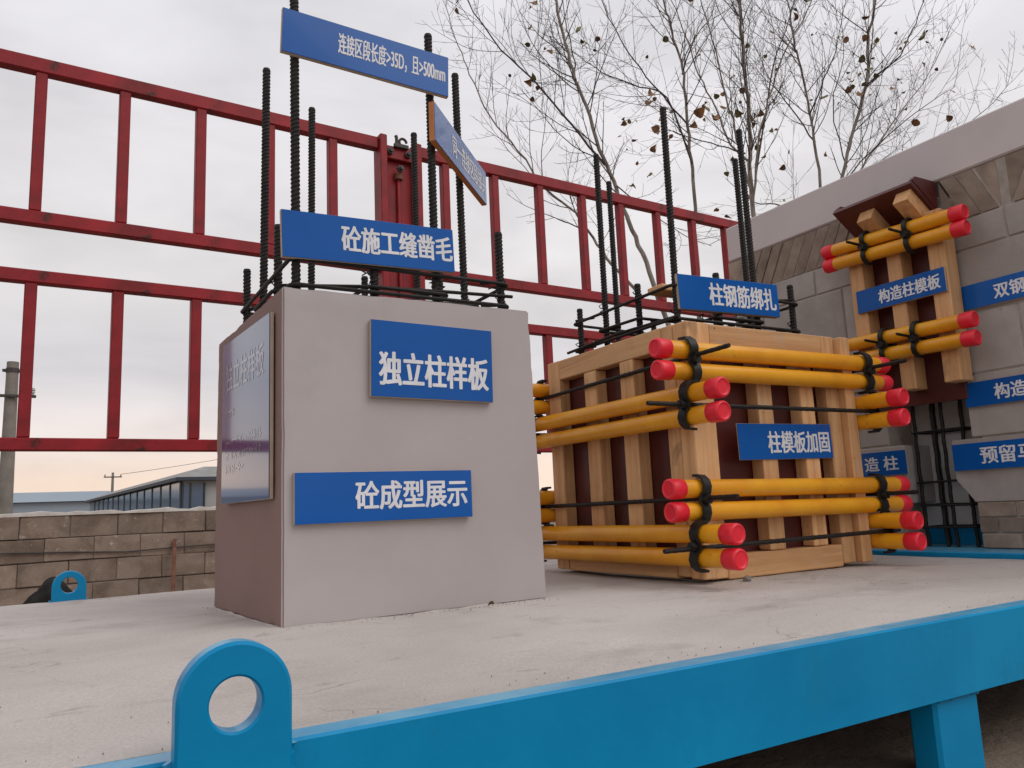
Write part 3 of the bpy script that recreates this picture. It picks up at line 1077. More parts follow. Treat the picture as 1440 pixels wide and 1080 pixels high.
# tie rods along y at the heights of the front and back tubes, along x at those of the side tubes
for (z, zr, ex) in ((.585, .588, .135), (.217, .208, .12)):
    for (x, zz_) in ((FX0 - .008, z), (FX1 + .036, zr)):
        r_ = rod((x, TF - .02 - ex, zz_ + (.012 if z > .4 else .004)), (x, TB + .09, zz_), fw)
        clamp((x, TF, zz_), (0, -1, 0), (1, 0, 0), r_, random.uniform(-.10, .10))
        clamp((x, TB, zz_), (0, 1, 0), (1, 0, 0), r_, random.uniform(-.08, .08))
for (z, ex) in ((.463, .13), (.101, .11)):
    for (y, zz_) in ((FY0 - .052, z), (FY1 + .05, z)):
        r_ = rod((TL - .02 - ex, y, zz_ - (.0 if z > .4 else .006)), (TR + .07, y, zz_), fw)
        clamp((TL, y, zz_), (-1, 0, 0), (0, 1, 0), r_, random.uniform(-.16, -.04))
        clamp((TR, y, zz_), (1, 0, 0), (0, 1, 0), r_, random.uniform(-.08, .08))

# rebar cage inside the formwork
rc_ = thing('rebar_cage', (1.80, 1.93, .0), 'black rebar cage rising out of the wooden formwork box', 'rebar cage')
XW = (1.555, 1.722, 1.89, 2.055)
YW = (1.688, 1.85, 2.03, 2.17)
for (i, j, lg_) in ((0, 0, 1), (1, 0, 0), (2, 0, 1), (3, 0, 0), (0, 1, 0), (0, 2, 1), (0, 3, 0), (1, 3, 1), (2, 3, 0), (3, 3, 0), (3, 2, 0), (3, 1, 1)):
    bar(XW[i] - (.022 if (i, j) == (3, 1) else 0) + random.uniform(-.004, .004), YW[j] + random.uniform(-.004, .004), (1.395 if lg_ else .888) + random.uniform(-.01, .01), lg_, rc_, (random.uniform(-.008, .008), random.uniform(-.006, .006)))
hoop(1.538, 2.072, 1.672, 2.187, .738, .005, 'stirrup', rc_)
hoop(1.538, 2.072, 1.672, 2.187, .838, .005, 'stirrup', rc_, tilt=(-.02, -.01))
hoop(1.705, 1.907, 1.672, 2.187, .755, .005, 'stirrup', rc_, tilt=(0, .02))
hoop(1.538, 2.072, 1.834, 2.046, .775, .005, 'stirrup', rc_, tilt=(.0, .02))
m = MB()
m.tube([(1.52, 2.2, .735), (1.545, 1.95, .752), (1.54, 1.66, .742)], .0048, 7)
part('stirrup', m, M['rebar'], rc_, True)
for (x, y, z) in ((1.555, 1.688, .745), (1.722, 1.676, .75), (1.89, 1.676, .75), (2.055, 1.69, .745), (1.555, 1.85, .84), (1.555, 2.03, .842), (1.555, 2.17, .74), (1.80, 1.68, .74), (1.68, 1.7, .74)):
    m = MB()
    pts = [(x + .013 * math.cos(t * 1.3) + random.uniform(-.003, .003), y + .006 + .010 * math.sin(t * 1.3), z - .012 + .005 * t) for t in range(9)]
    pts.append((x + .02, y + .03, z + .02))
    m.tube(pts, .0018, 5)
    part('wire_tie', m, M['rebar'], rc_, True)
m = MB()
m.cbox((1.57, 1.755, .8475), (2.0, 1.825, .868), .003)
props(part('wood_offcut', m, M['wood_x']), 'short wooden plank lying across the top stirrup of the rebar cage', 'plank')

# ------------------------------------------------------------------ block wall on the right
XW0 = 2.65
wl = thing('block_wall', (2.75, 1.4, 0), 'grey masonry sample wall with smooth lintel and slanted top bricks', 'wall')
WT = .20
m = MB()
m.cbox((XW0 - .150, .2, -.122), (XW0 + .26, 2.62, .019), .004)
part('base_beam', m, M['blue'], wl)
m = MB()
m.cbox((XW0 - .002, .15, 1.287), (XW0 + WT + .01, 2.503, 1.449), .006)
part('lintel', m, M['lintel'], wl)
GL, GR = 1.745, 1.535                                  # the gap left for the cast column


def blk(y0, y1, z0, z1, mat, name, jit=.002, c=.004):
    m = MB()
    d = random.uniform(-jit, jit)
    m.cbox((XW0 + d, y0, z0), (XW0 + WT, y1, z1), c)
    m.v = [(x, y + random.uniform(-.001, .001), z + random.uniform(-.001, .001)) for x, y, z in m.v]
    return part(name, m, M[mat], wl)


J = .005
courses = [(.172, .379, 0, 1), (.384, .589, 1, 0), (.594, .798, 0, 1), (.803, 1.012, 1, 0), (1.017, 1.12, 0, 1)]
for ci, (z0, z1, tl, tr) in enumerate(courses):
    yl = GL + (.06 if tl else 0)                       # toothed edges
    yr = GR - (.06 if not tr else 0) + .03
    # left piece: from yl up to the wall end
    cuts = [yl] + ([2.05] if ci % 2 == 0 else [1.93, 2.33]) + [2.498]
    for a_, b_ in zip(cuts[:-1], cuts[1:]):
        blk(a_ + J / 2, b_ - J / 2, z0, z1, 'aac', 'block')
    cuts = [yr] + ([1.302, .90, .50] if ci % 2 == 0 else [1.305 - .2, .70]) + [.2]
    for a_, b_ in zip(cuts[:-1], cuts[1:]):
        if ci == 0 and a_ == yr:
            # splayed lower corner of the tooth
            m = MB()
            poly = [(b_ + J / 2, z0), (1.517, z0), (1.572, .246), (1.572, z1), (b_ + J / 2, z1)]
            m.hexa([(XW0, y, z) for y, z in (poly[0], poly[1], poly[3], poly[4])], [(XW0 + WT, y, z) for y, z in (poly[0], poly[1], poly[3], poly[4])])
            m = MB()
            vs = [(XW0, y, z) for y, z in poly] + [(XW0 + WT, y, z) for y, z in poly]
            m.add(vs, [(0, 1, 2, 3, 4), (9, 8, 7, 6, 5)] + [(i, (i + 1) % 5, 5 + (i + 1) % 5, 5 + i) for i in range(5)])
            part('block', m, M['aac'], wl)
        else:
            blk(b_ + J / 2, a_ - J / 2, z0, z1, 'aac', 'block')
for c in range(3):
    z0 = .0205 + c * .0505
    for (ya, yb) in ((1.515, .2), (2.498, 1.80)):
        y = ya - (.06 if c % 2 else 0)
        if c % 2:
            blk(ya - .058, ya, z0, z0 + .0465, 'brick', 'brick', .003, .003)
        while y > yb + .02:
            y2 = max(yb, y - .123)
            blk(y2 + .002, y - .002, z0, z0 + .0465, 'brick', 'brick', .003, .003)
            y = y2 - .003
# mortar behind the joints
for (y0, y1, z0, z1) in ((1.80, 2.494, .0215, .170), (GL + .062, 2.494, .170, 1.285), (.21, 1.512, .0215, .170), (.21, 1.472, .170, 1.285)):
    m = MB()
    m.cbox((XW0 + .0045, y0, z0), (XW0 + WT - .008, y1, z1), .002)
    part('mortar_bed', m, M['mortar'], wl)
# slanted course
def slant(y0, y1, lean):
    """bricks leaning by lean metres over their height, y0 < y1"""
    zb, zt = 1.124, 1.283
    step = .058
    y = y0
    n = int((y1 - y0 - abs(lean)) / step)
    for k in range(n + 1):
        ya = y0 + k * step + (abs(lean) if lean < 0 else 0)
        m = MB()
        d = random.uniform(-.004, .003)
        g = .006
        b4 = [(XW0 + d, ya, zb), (XW0 + WT, ya, zb), (XW0 + WT, ya + step - g, zb), (XW0 + d, ya + step - g, zb)]
        t4 = [(XW0 + d, ya + lean, zt), (XW0 + WT, ya + lean, zt), (XW0 + WT, ya + lean + step - g, zt), (XW0 + d, ya + lean + step - g, zt)]
        m.hexa(b4, t4)
        part('brick', m, M['brick'], wl)
    # end triangles
    ys = (y0 + (abs(lean) if lean < 0 else 0), y0 + (n + 1) * step + (abs(lean) if lean < 0 else 0))
    for (yb_, yt_, side) in ((ys[0] - .008, ys[0] + lean - .008, 0), (ys[1] + .002, ys[1] + lean + .002, 1)):
        tri = None
        if side == 0:
            tri = [(yb_, zb), (yt_, zt), (yb_, zt)] if lean > 0 else [(yb_, zb), (yt_, zt), (yt_, zb)]
            if lean > 0:
                tri = [(yb_, zb + .004), (yt_ - .002, zt), (yb_, zt)]
        else:
            tri = [(yb_, zb), (yt_, zb), (yt_, zt - .004)] if lean > 0 else [(yb_, zb + .004), (yb_, zt), (yt_ + .002, zt)]
        m = MB()
        m.add([(XW0 + .003, y, z) for y, z in tri] + [(XW0 + WT, y, z) for y, z in tri], [(0, 1, 2), (5, 4, 3), (0, 1, 4, 3), (1, 2, 5, 4), (2, 0, 3, 5)])
        part('brick', m, M['brick'], wl)


slant(1.84, 2.47, -.085)
slant(1.315, 1.50, .07)
slant(.55, 1.225, -.085)
# sheet closing the back of the gap, blue upstand below
m = MB()
m.cbox((XW0 + .150, GR - .05, .085), (XW0 + .165, GL + .075, 1.28), .002)
part('backing_sheet', m, M['backing'], wl)
m = MB()
m.cbox((XW0 + .149, GR - .018, .0195), (XW0 + .164, GL + .05, .083), .002)
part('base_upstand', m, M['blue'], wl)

# cage of the cast column in the gap
cg = thing('rebar_cage', (2.74, 1.64, .02), 'thin black rebar cage standing in the open gap of block wall', 'rebar cage')
for (x, y) in ((2.69, 1.724), (2.69, 1.655), (2.685, 1.618), (2.70, 1.557), (2.775, 1.70), (2.775, 1.60)):
    m = MB()
    n = 60
    m.tube([(x + .002 * math.sin(i), y + .003 * math.sin(i * .1), .0205 + .93 * i / n) for i in range(n + 1)], [.0066 * (1.05 if i % 2 else .95) for i in range(n + 1)], 7)
    part('rebar', m, M['rebar'], cg, True)
for z, tl_ in ((.088, .02), (.162, -.01), (.246, .03), (.422, .02), (.60, .02), (.78, .02)):
    hoop(2.676, 2.785, 1.545, 1.738, z, .0038, 'stirrup', cg, False, (.01, tl_ * -.5))

# ------------------------------------------------------------------ formwork of the cast column on the wall
wf = thing('wall_formwork', (2.6, 1.66, .52), 'small brown plywood formwork with pine battens and funnel hood on the block wall', 'formwork')
m = MB()
m.cbox((XW0 - .018, 1.489, .513), (XW0 - .003, 1.842, 1.178), .001)
part('plywood_panel', m, M['ply'], wf)
for (y0, y1, zt_) in ((1.772, 1.828, 1.150), (1.620, 1.674, 1.150), (1.460, 1.520, 1.160)):
    m = MB()
    m.cbox((XW0 - .086, y0, .566 + random.uniform(-.004, .004)), (XW0 - .0185, y1, zt_), .003)
    part('batten', m, M['wood_z'], wf)
hb, ht = Vector((2.632, 0, 1.176)), Vector((2.50, 0, 1.264))
dv = (ht - hb)
dvn = dv.normalized()
nn = Vector((-dvn.z, 0, dvn.x))
if nn.z > 0:
    nn = -nn
m = MB()
b4 = [hb + Vector((0, 1.505, 0)), hb + Vector((0, 1.818, 0)), hb + nn * .014 + Vector((0, 1.818, 0)), hb + nn * .014 + Vector((0, 1.505, 0))]
m.hexa(b4, [v + dv for v in b4])
hd = part('hood_board', m, M['ply'], wf)
for yy in (1.506, 1.804):
    m = MB()
    tri = [(2.640, 1.18), (2.634, 1.18), (2.506, 1.268), (2.525, 1.283), (2.640, 1.284)]
    n = len(tri)
    m.add([(x, yy, z) for x, z in tri] + [(x, yy + .013, z) for x, z in tri], [tuple(range(n)), tuple(range(2 * n - 1, n - 1, -1))] + [(i, (i + 1) % n, n + (i + 1) % n, n + i) for i in range(n)])
    part('hood_cheek', m, M['ply'], wf)
for (y0, y1, l0, l1) in ((1.670, 1.728, -.34, .74), (1.517, 1.572, -.34, .86)):
    p = hb + dv * l0 + nn * .0145
    q = hb + dv * l1 + nn * .0145
    m = MB()
    b4 = [p + Vector((0, y0, 0)), p + Vector((0, y1, 0)), p + nn * .05 + Vector((0, y1, 0)), p + nn * .05 + Vector((0, y0, 0))]
    m.hexa(b4, [v + (q - p) for v in b4])
    part('hood_batten', m, M['wood_z'], wf)
TX = XW0 - .086 - .026
for (za, zb_) in ((1.131, 1.107), (1.078, 1.054)):
    tube_thing((TX, 1.905, za), (TX, 1.362, zb_), wf)
for (za, zb_) in ((.760, .752), (.700, .691)):
    tube_thing((TX, 1.90, za), (TX, 1.376, zb_), wf)
for (y, z) in ((1.722, 1.096), (1.556, 1.088), (1.694, .728), (1.574, .725)):
    r_ = rod((TX - .10, y + .012, z + .014), (2.64, y, z), wf, .005)
    clamp((TX, y, z), (-1, 0, 0), (0, 1, 0), r_, random.uniform(-.08, .08), .027, wide=.62)

# ------------------------------------------------------------------ signs
def text_shape(body, bold):
    cu = bpy.data.curves.new('lettering', 'FONT')
    cu.body = body
    cu.size = 1.0
    cu.resolution_u = 3
    ob = bpy.data.objects.new('lettering_source', cu)
    COL.objects.link(ob)
    dg = bpy.context.evaluated_depsgraph_get()
    me = bpy.data.meshes.new_from_object(ob.evaluated_get(dg))
    bpy.data.objects.remove(ob)
    return me


def sign(label, p, u, w_, h_, texts, rolld=0.0, th=.013, edge='board', bold=.024, group=None, lmat='letter', fmat='sign'):
    """p: lower left corner of the face as seen from the front, u: reading direction"""
    u = Vector(u).normalized()
    up = Vector((0, 0, 1))
    n = u.cross(up)
    Ms = Matrix((( u.x, up.x, n.x, p[0]), (u.y, up.y, n.y, p[1]), (u.z, up.z, n.z, p[2]), (0, 0, 0, 1)))
    Ms = Ms @ Matrix.Translation((w_ / 2, 0, 0)) @ Matrix.Rotation(R(rolld), 4, 'Z') @ Matrix.Translation((-w_ / 2, 0, 0))
    org = Ms @ Vector((w_ / 2, 0, 0))
    t = thing('sign_board', org, label, 'sign', group)
    m = MB()
    m.cbox((0, 0, -th), (w_, h_, -.0022), .001, Ms)
    part('backing', m, M[edge], t)
    m = MB()
    m.cbox((.0008, .0008, -.002), (w_ - .0008, h_ - .0008, 0), .0006, Ms)
    part('face', m, M[fmat], t)
    for (body, u0, u1, v0, v1) in texts:               # v measured down from the top edge
        me = text_shape(body, bold)
        xs = [v.co.x for v in me.vertices]
        ys = [v.co.y for v in me.vertices]
        ax, bx, ay, by = min(xs), max(xs), min(ys), max(ys)
        c = Ms @ Vector((w_ * (u0 + u1) / 2, h_ * (1 - (v0 + v1) / 2), .0004))
        for v in me.vertices:
            q = Vector((w_ * (u0 + (u1 - u0) * (v.co.x - ax) / (bx - ax)), h_ * (1 - v1 + (v1 - v0) * (v.co.y - ay) / (by - ay)), .0004))
            v.co = (Ms @ q) - c
        # heavy strokes: the outline drawn again a little to every side
        V0 = [v.co.copy() for v in me.vertices]
        F0 = [tuple(f.vertices) for f in me.polygons]
        lm = MB()
        sz = h_ * (v1 - v0)
        for k in range(9):
            a_ = R(45 * k + 10)
            rr_ = bold * sz if k < 8 else 0
            off = Ms.to_3x3() @ Vector((rr_ * math.cos(a_) * 1.25, rr_ * math.sin(a_) * .7, (.00002 if lmat == 'faint' else .00005) * k))
            lm.add([v + off + c for v in V0], F0)
        bpy.data.meshes.remove(me)
        part('lettering', lm, M[lmat], t, origin=c)['kind'] = 'stuff'
    return t, Ms


SX = (1, 0, 0)
sign('blue sign at the very top reading 连接区段长度>35D，且>500mm, tied across two rebars', (.411, 1.668, 1.258), SX, .42, .110, (('连接区段长度>35D，且>500mm', .315, .975, .21, .70),), -1.9, bold=.013)
sign('blue sign reading 砼施工缝凿毛 on the rebars just above the grey column', (.414, 1.666, .784), SX, .418, .109, (('砼施工缝凿毛', .325, .985, .20, .76),), 1.6)
sign('large blue sign reading 独立柱样板 on the upper front of grey column', (.595, 1.6215, .468), SX, .304, .174, (('独立柱样板', .065, .955, .41, .84),), -.9)
sign('blue sign reading 砼成型展示 on the lower front of grey column', (.429, 1.6235, .201), SX, .406, .107, (('砼成型展示', .32, .965, .20, .76),), 0.0)
sign('blue sign reading 柱钢筋绑扎 on the rebar cage above the wooden formwork', (1.553, 1.665, .770), SX, .418, .106, (('柱钢筋绑扎', .29, .965, .17, .82),), 1.4, th=.022)
sign('blue sign reading 柱模板加固 between the yellow tubes of wooden formwork', (1.646, FY0 - .004 - .002, .322), SX, .392, .103, (('柱模板加固', .30, .965, .22, .82),), .6, th=.004)
dn = Vector((1, 1, 0))
so_, _ = sign('blue sign turned almost edge-on, tied diagonally to rebars under the top sign', (.776, 1.638, 1.108), dn, .435, .103, (('同一连接区段接头', .30, .97, .22, .78),), -.6, th=.016, edge='orange_edge', bold=.02, fmat='sign_sheen')
# glossy square sign on the shaded side
side_u = Vector((.392 - .366, 1.685 - 2.072, 0))
sl_, Msl = sign('square glossy blue sign on the shaded left side of grey column', (.366, 2.072, .257), side_u, .388, .40, (('独立柱样板', .10, .90, .14, .32),), 0, th=.010, bold=.02, lmat='faint', fmat='sign_gloss')
m = MB()
for (v0, v1, cnt, u1_) in ((.42, .48, 6, .30), (.60, .66, 16, .86), (.68, .74, 16, .86), (.76, .82, 9, .5)):
    for k in range(cnt):
        uu = .10 + (u1_ - .10) * k / cnt
        for s_ in range(3):
            ua = uu + random.uniform(0, .03)
            va = v0 + random.uniform(0, .02)
            if random.random() < .5:
                q = (ua, ua + .006, va, v1)
            else:
                q = (ua - .008, ua + .022, va + .015, va + .025)
            o_ = len(m.v)
            z_ = .0004 + .00002 * len(m.f) / 10
            m.add([Msl @ Vector((.388 * a_, .40 * (1 - b_), z_)) for a_, b_ in ((q[0], q[2]), (q[1], q[2]), (q[1], q[3]), (q[0], q[3]))], [(0, 1, 2, 3)])
part('lettering', m, M['faint'], sl_)['kind'] = 'stuff'
# signs on the masonry wall (read towards -y)
SY = (0, -1, 0)
WXF = XW0 - .013
sign('blue sign reading 构造柱模板 across the battens of wall formwork', (XW0 - .0985, 1.802, .868), SY, .338, .085, (('构造柱模板', .27, .945, .22, .80),), 0, th=.011)
sign('blue sign starting 双钢 cut off by the right picture edge, highest on the block wall', (WXF, 1.464, .806), SY, .40, .084, (('双钢管', .26, .62, .22, .80),), 0, th=.008)
sign('blue sign starting 构造 at right picture edge, mid height on the block wall', (WXF, 1.500, .482), SY, .40, .083, (('构造柱', .245, .62, .20, .80),), .4, th=.008)
sign('blue sign starting 预留马 cut off by the right picture edge, lowest on the block wall', (WXF, 1.568, .275), SY, .40, .090, (('预留马牙槎', .235, .95, .18, .78),), .2, th=.008)
sign('blue sign reading 构造柱 half hidden behind the right edge of wooden formwork', (WXF, 2.075, .276), SY, .338, .087, (('构 造 柱', .27, .90, .22, .80),), .3, th=.008)

# ------------------------------------------------------------------ bare trees
STEMS = {
 'T1':[
  (0.045,0.016,[(5.27, 5.59, 0.24), (5.01, 5.48, 1.56), (4.79, 5.46, 2.22), (4.64, 5.47, 2.59), (4.52, 5.47, 2.86), (4.39, 5.47, 3.17), (4.26, 5.47, 3.46), (4.13, 5.46, 3.85), (4.02, 5.46, 4.11), (3.92, 5.44, 4.41), (3.82, 5.41, 4.8), (3.73, 5.37, 5.18), (3.65, 5.33, 5.55)]),
  (0.02,0.006,[(4.31, 5.47, 3.32), (3.95, 5.46, 3.63), (3.6, 5.45, 3.94), (3.24, 5.45, 4.17), (2.91, 5.42, 4.52), (2.69, 5.34, 4.73)]),
  (0.028,0.005,[(4.74, 5.56, 2.11), (4.51, 5.7, 2.45), (4.37, 5.8, 2.73), (4.26, 5.89, 2.99), (4.02, 6.05, 3.26), (3.81, 6.17, 3.67), (3.59, 6.31, 4.02), (3.43, 6.39, 4.48), (3.34, 6.45, 4.8), (3.25, 6.49, 5.23), (3.22, 6.52, 5.55)]),
  (0.014,0.005,[(4.01, 5.45, 4.08), (4.11, 5.58, 4.41), (4.15, 5.73, 4.88), (4.19, 5.85, 5.5)]),
  (0.012,0.004,[(4.41, 5.45, 3.12), (4.53, 5.23, 2.86), (4.73, 4.97, 2.54), (4.84, 4.75, 2.38)]),
  (0.01,0.003,[(3.98, 5.41, 4.07), (3.63, 5.32, 4.06), (3.34, 5.2, 4.04)]),
 ],
 'T2':[
  (0.04,0.012,[(5.83, 6.12, 0.68), (5.72, 5.86, 2.28), (5.64, 5.72, 3.19), (5.57, 5.64, 3.69), (5.51, 5.59, 4.01), (5.44, 5.51, 4.53), (5.37, 5.49, 4.72), (5.26, 5.47, 5.04), (5.18, 5.45, 5.25), (5.04, 5.42, 5.74)]),
  (0.018,0.005,[(5.55, 5.62, 3.63), (5.42, 5.75, 4.39), (5.26, 5.99, 4.6), (5.06, 6.26, 4.83), (4.93, 6.47, 5.07), (4.78, 6.7, 5.38)]),
  (0.016,0.005,[(5.5, 5.58, 4.03), (5.08, 5.57, 4.35), (4.71, 5.53, 4.62), (4.41, 5.44, 4.93), (4.23, 5.3, 5.15)]),
  (0.014,0.004,[(5.44, 5.52, 4.54), (5.38, 5.29, 4.74), (5.38, 5.02, 4.89), (5.29, 4.8, 5.1)]),
 ],
 'T3':[
  (0.05,0.02,[(6.31, 5.61, 0.64), (6.15, 5.4, 2.35), (6.07, 5.33, 3.07), (6.03, 5.28, 3.58), (6.03, 5.25, 3.83), (5.98, 5.2, 4.37), (5.93, 5.15, 4.86), (5.89, 5.11, 5.26), (5.84, 5.06, 5.78)]),
  (0.024,0.007,[(6.03, 5.29, 3.28), (5.8, 5.19, 3.64), (5.59, 5.09, 3.99), (5.37, 4.98, 4.37), (5.16, 4.88, 4.7), (4.97, 4.76, 5.05)]),
  (0.022,0.007,[(5.97, 5.27, 3.6), (5.92, 5.41, 3.82), (5.86, 5.52, 4.26), (5.79, 5.64, 4.69), (5.76, 5.74, 5.13), (5.68, 5.84, 5.65), (5.65, 5.93, 6.13)]),
  (0.022,0.006,[(6.05, 5.31, 3.14), (5.99, 5.15, 3.64), (6.01, 4.96, 4.12), (6.05, 4.77, 4.49), (6.17, 4.54, 4.86), (6.19, 4.39, 5.13)]),
  (0.018,0.006,[(6.05, 5.26, 3.35), (6.28, 5.26, 4.09), (6.51, 5.26, 4.79), (6.81, 5.24, 5.37), (7.07, 5.23, 6.05)]),
  (0.014,0.004,[(5.96, 5.26, 3.67), (5.57, 5.25, 3.67), (5.12, 5.28, 3.7), (4.76, 5.25, 3.71)]),
 ],
 'T4':[
  (0.04,0.01,[(7.69, 5.97, 0.66), (7.57, 5.73, 2.6), (7.51, 5.6, 3.71), (7.45, 5.57, 4.33), (7.44, 5.57, 4.59), (7.32, 5.57, 5.25), (7.3, 5.58, 5.47), (7.25, 5.56, 5.97), (7.2, 5.55, 6.41)]),
  (0.016,0.004,[(7.31, 5.48, 4.51), (7.28, 5.22, 4.8), (7.22, 4.97, 5.07), (7.11, 4.73, 5.41)]),
  (0.016,0.004,[(7.46, 5.57, 4.24), (7.35, 5.77, 4.75), (7.31, 5.96, 5.15), (7.25, 6.12, 5.74), (7.3, 6.22, 6.3)]),
  (0.018,0.004,[(7.48, 5.63, 3.15), (6.87, 5.63, 3.39), (6.41, 5.6, 3.35), (5.93, 5.54, 3.51)]),
 ],
 'T5':[
  (0.04,0.02,[(7.55, 5.59, 0.63), (7.41, 5.33, 2.47), (7.31, 5.25, 3.24), (7.33, 5.17, 3.62), (7.42, 5.02, 4.17), (7.51, 4.88, 4.61), (7.51, 4.8, 5.06), (7.55, 4.69, 5.52), (7.6, 4.59, 5.9)]),
  (0.018,0.005,[(7.5, 4.89, 4.59), (7.51, 4.69, 4.67), (7.54, 4.49, 4.74), (7.56, 4.24, 5.09), (7.48, 4.06, 5.34)]),
  (0.022,0.005,[(7.33, 5.23, 3.31), (7.64, 5.15, 3.77), (7.96, 5.07, 4.16), (8.26, 5.03, 4.49), (8.69, 4.86, 5.03), (9.04, 4.73, 5.64)]),
  (0.016,0.004,[(7.33, 5.21, 3.39), (7.29, 5.01, 3.63), (7.47, 4.68, 3.92), (7.64, 4.36, 4.13), (7.78, 4.09, 4.26)]),
  (0.014,0.004,[(7.33, 5.22, 3.35), (7.91, 4.91, 3.79), (8.54, 4.6, 4.11), (9.04, 4.35, 4.53), (9.27, 4.29, 4.78)]),
  (0.014,0.004,[(7.36, 5.13, 3.73), (7.47, 5.3, 4.55), (7.84, 5.35, 5.28), (8.06, 5.47, 6.07)]),
 ],
}
LEAF = []
for v in range(3):
    m = MB()
    pr_ = [(0, 0), (.034, .012), (.044, .036), (.030, .066), (0, .092)]
    fold = .012 + .008 * v
    vs = [(0, 0, 0), (0, .092, -.02 * v), (0, .045, -.006)]
    lf = [(-x, y, fold * (x / .044)) for x, y in pr_[1:4]]
    rt = [(x, y, fold * (x / .044) * (1 - .3 * v)) for x, y in pr_[1:4]]
    m.add(vs + lf + rt + [(-.0015, -.05, .01), (.0015, -.05, .01)], [(0, 2, 4, 3), (2, 1, 5, 4), (0, 6, 7, 2), (2, 7, 8, 1), (9, 10, 0)])
    LEAF.append(m.mesh('leaf', (0, 0, 0), True))
LEAFM = []
for me in LEAF:
    for k in ('leaf_green', 'leaf_brown', 'leaf_brown'):
        c = me.copy()
        c.materials.append(M[k])
        LEAFM.append(c)


def interp(pts, t):
    x = t * (len(pts) - 1)
    i = min(int(x), len(pts) - 2)
    return pts[i].lerp(pts[i + 1], x - i), (pts[i + 1] - pts[i]).normalized()


def smooth_path(pts, n=4):
    P = [Vector(p) for p in pts]
    o = []
    for i in range(len(P) - 1):
        a, b, c, d = P[max(i - 1, 0)], P[i], P[i + 1], P[min(i + 2, len(P) - 1)]
        for k in range(n):
            t = k / n
            o.append(.5 * ((2 * b) + (c - a) * t + (2 * a - 5 * b + 4 * c - d) * t * t + (3 * b - a - 3 * c + d) * t ** 3))
    o.append(P[-1])
    return o


def grow(mb, rng, start, d, length, r0, level, tips):
    seg = max(4, int(length / .10))
    pts = [start.copy()]
    d = d.copy()
    kink = Vector((rng.uniform(-1, 1), rng.uniform(-1, 1), rng.uniform(-.3, .6)))
    for i in range(seg):
        d = (d + kink * .05 + Vector((rng.uniform(-1, 1), rng.uniform(-1, 1), rng.uniform(-.6, 1.0))) * .13 + Vector((0, 0, .05))).normalized()
        pts.append(pts[-1] + d * (length / seg))
    r1 = max(.0012, r0 * .3)
    mb.tube(pts, [r0 + (r1 - r0) * i / seg for i in range(seg + 1)], 4 if level > 1 else 5, False)
    tips.append((pts[-1], d, level))
    if level < 3:
        step = (.13, .12)[level - 1]
        k = int(length / step)
        for i in range(k):
            t = (i + rng.uniform(.4, 1.1)) / (k + .3)
            if t > .98:
                continue
            p, dd = interp(pts, t)
            per = dd.cross(Vector((rng.uniform(-1, 1), rng.uniform(-1, 1), rng.uniform(-1, 1)))).normalized()
            nd = (dd * rng.uniform(.6, 1.0) + per * rng.uniform(.55, 1.0)).normalized()
            ln = length * (rng.uniform(.25, .55)) * (1 - .45 * t)
            if ln > .06:
                grow(mb, rng, p, nd, ln, max(.0016, r0 * .6 * (1 - .5 * t)), level + 1, tips)


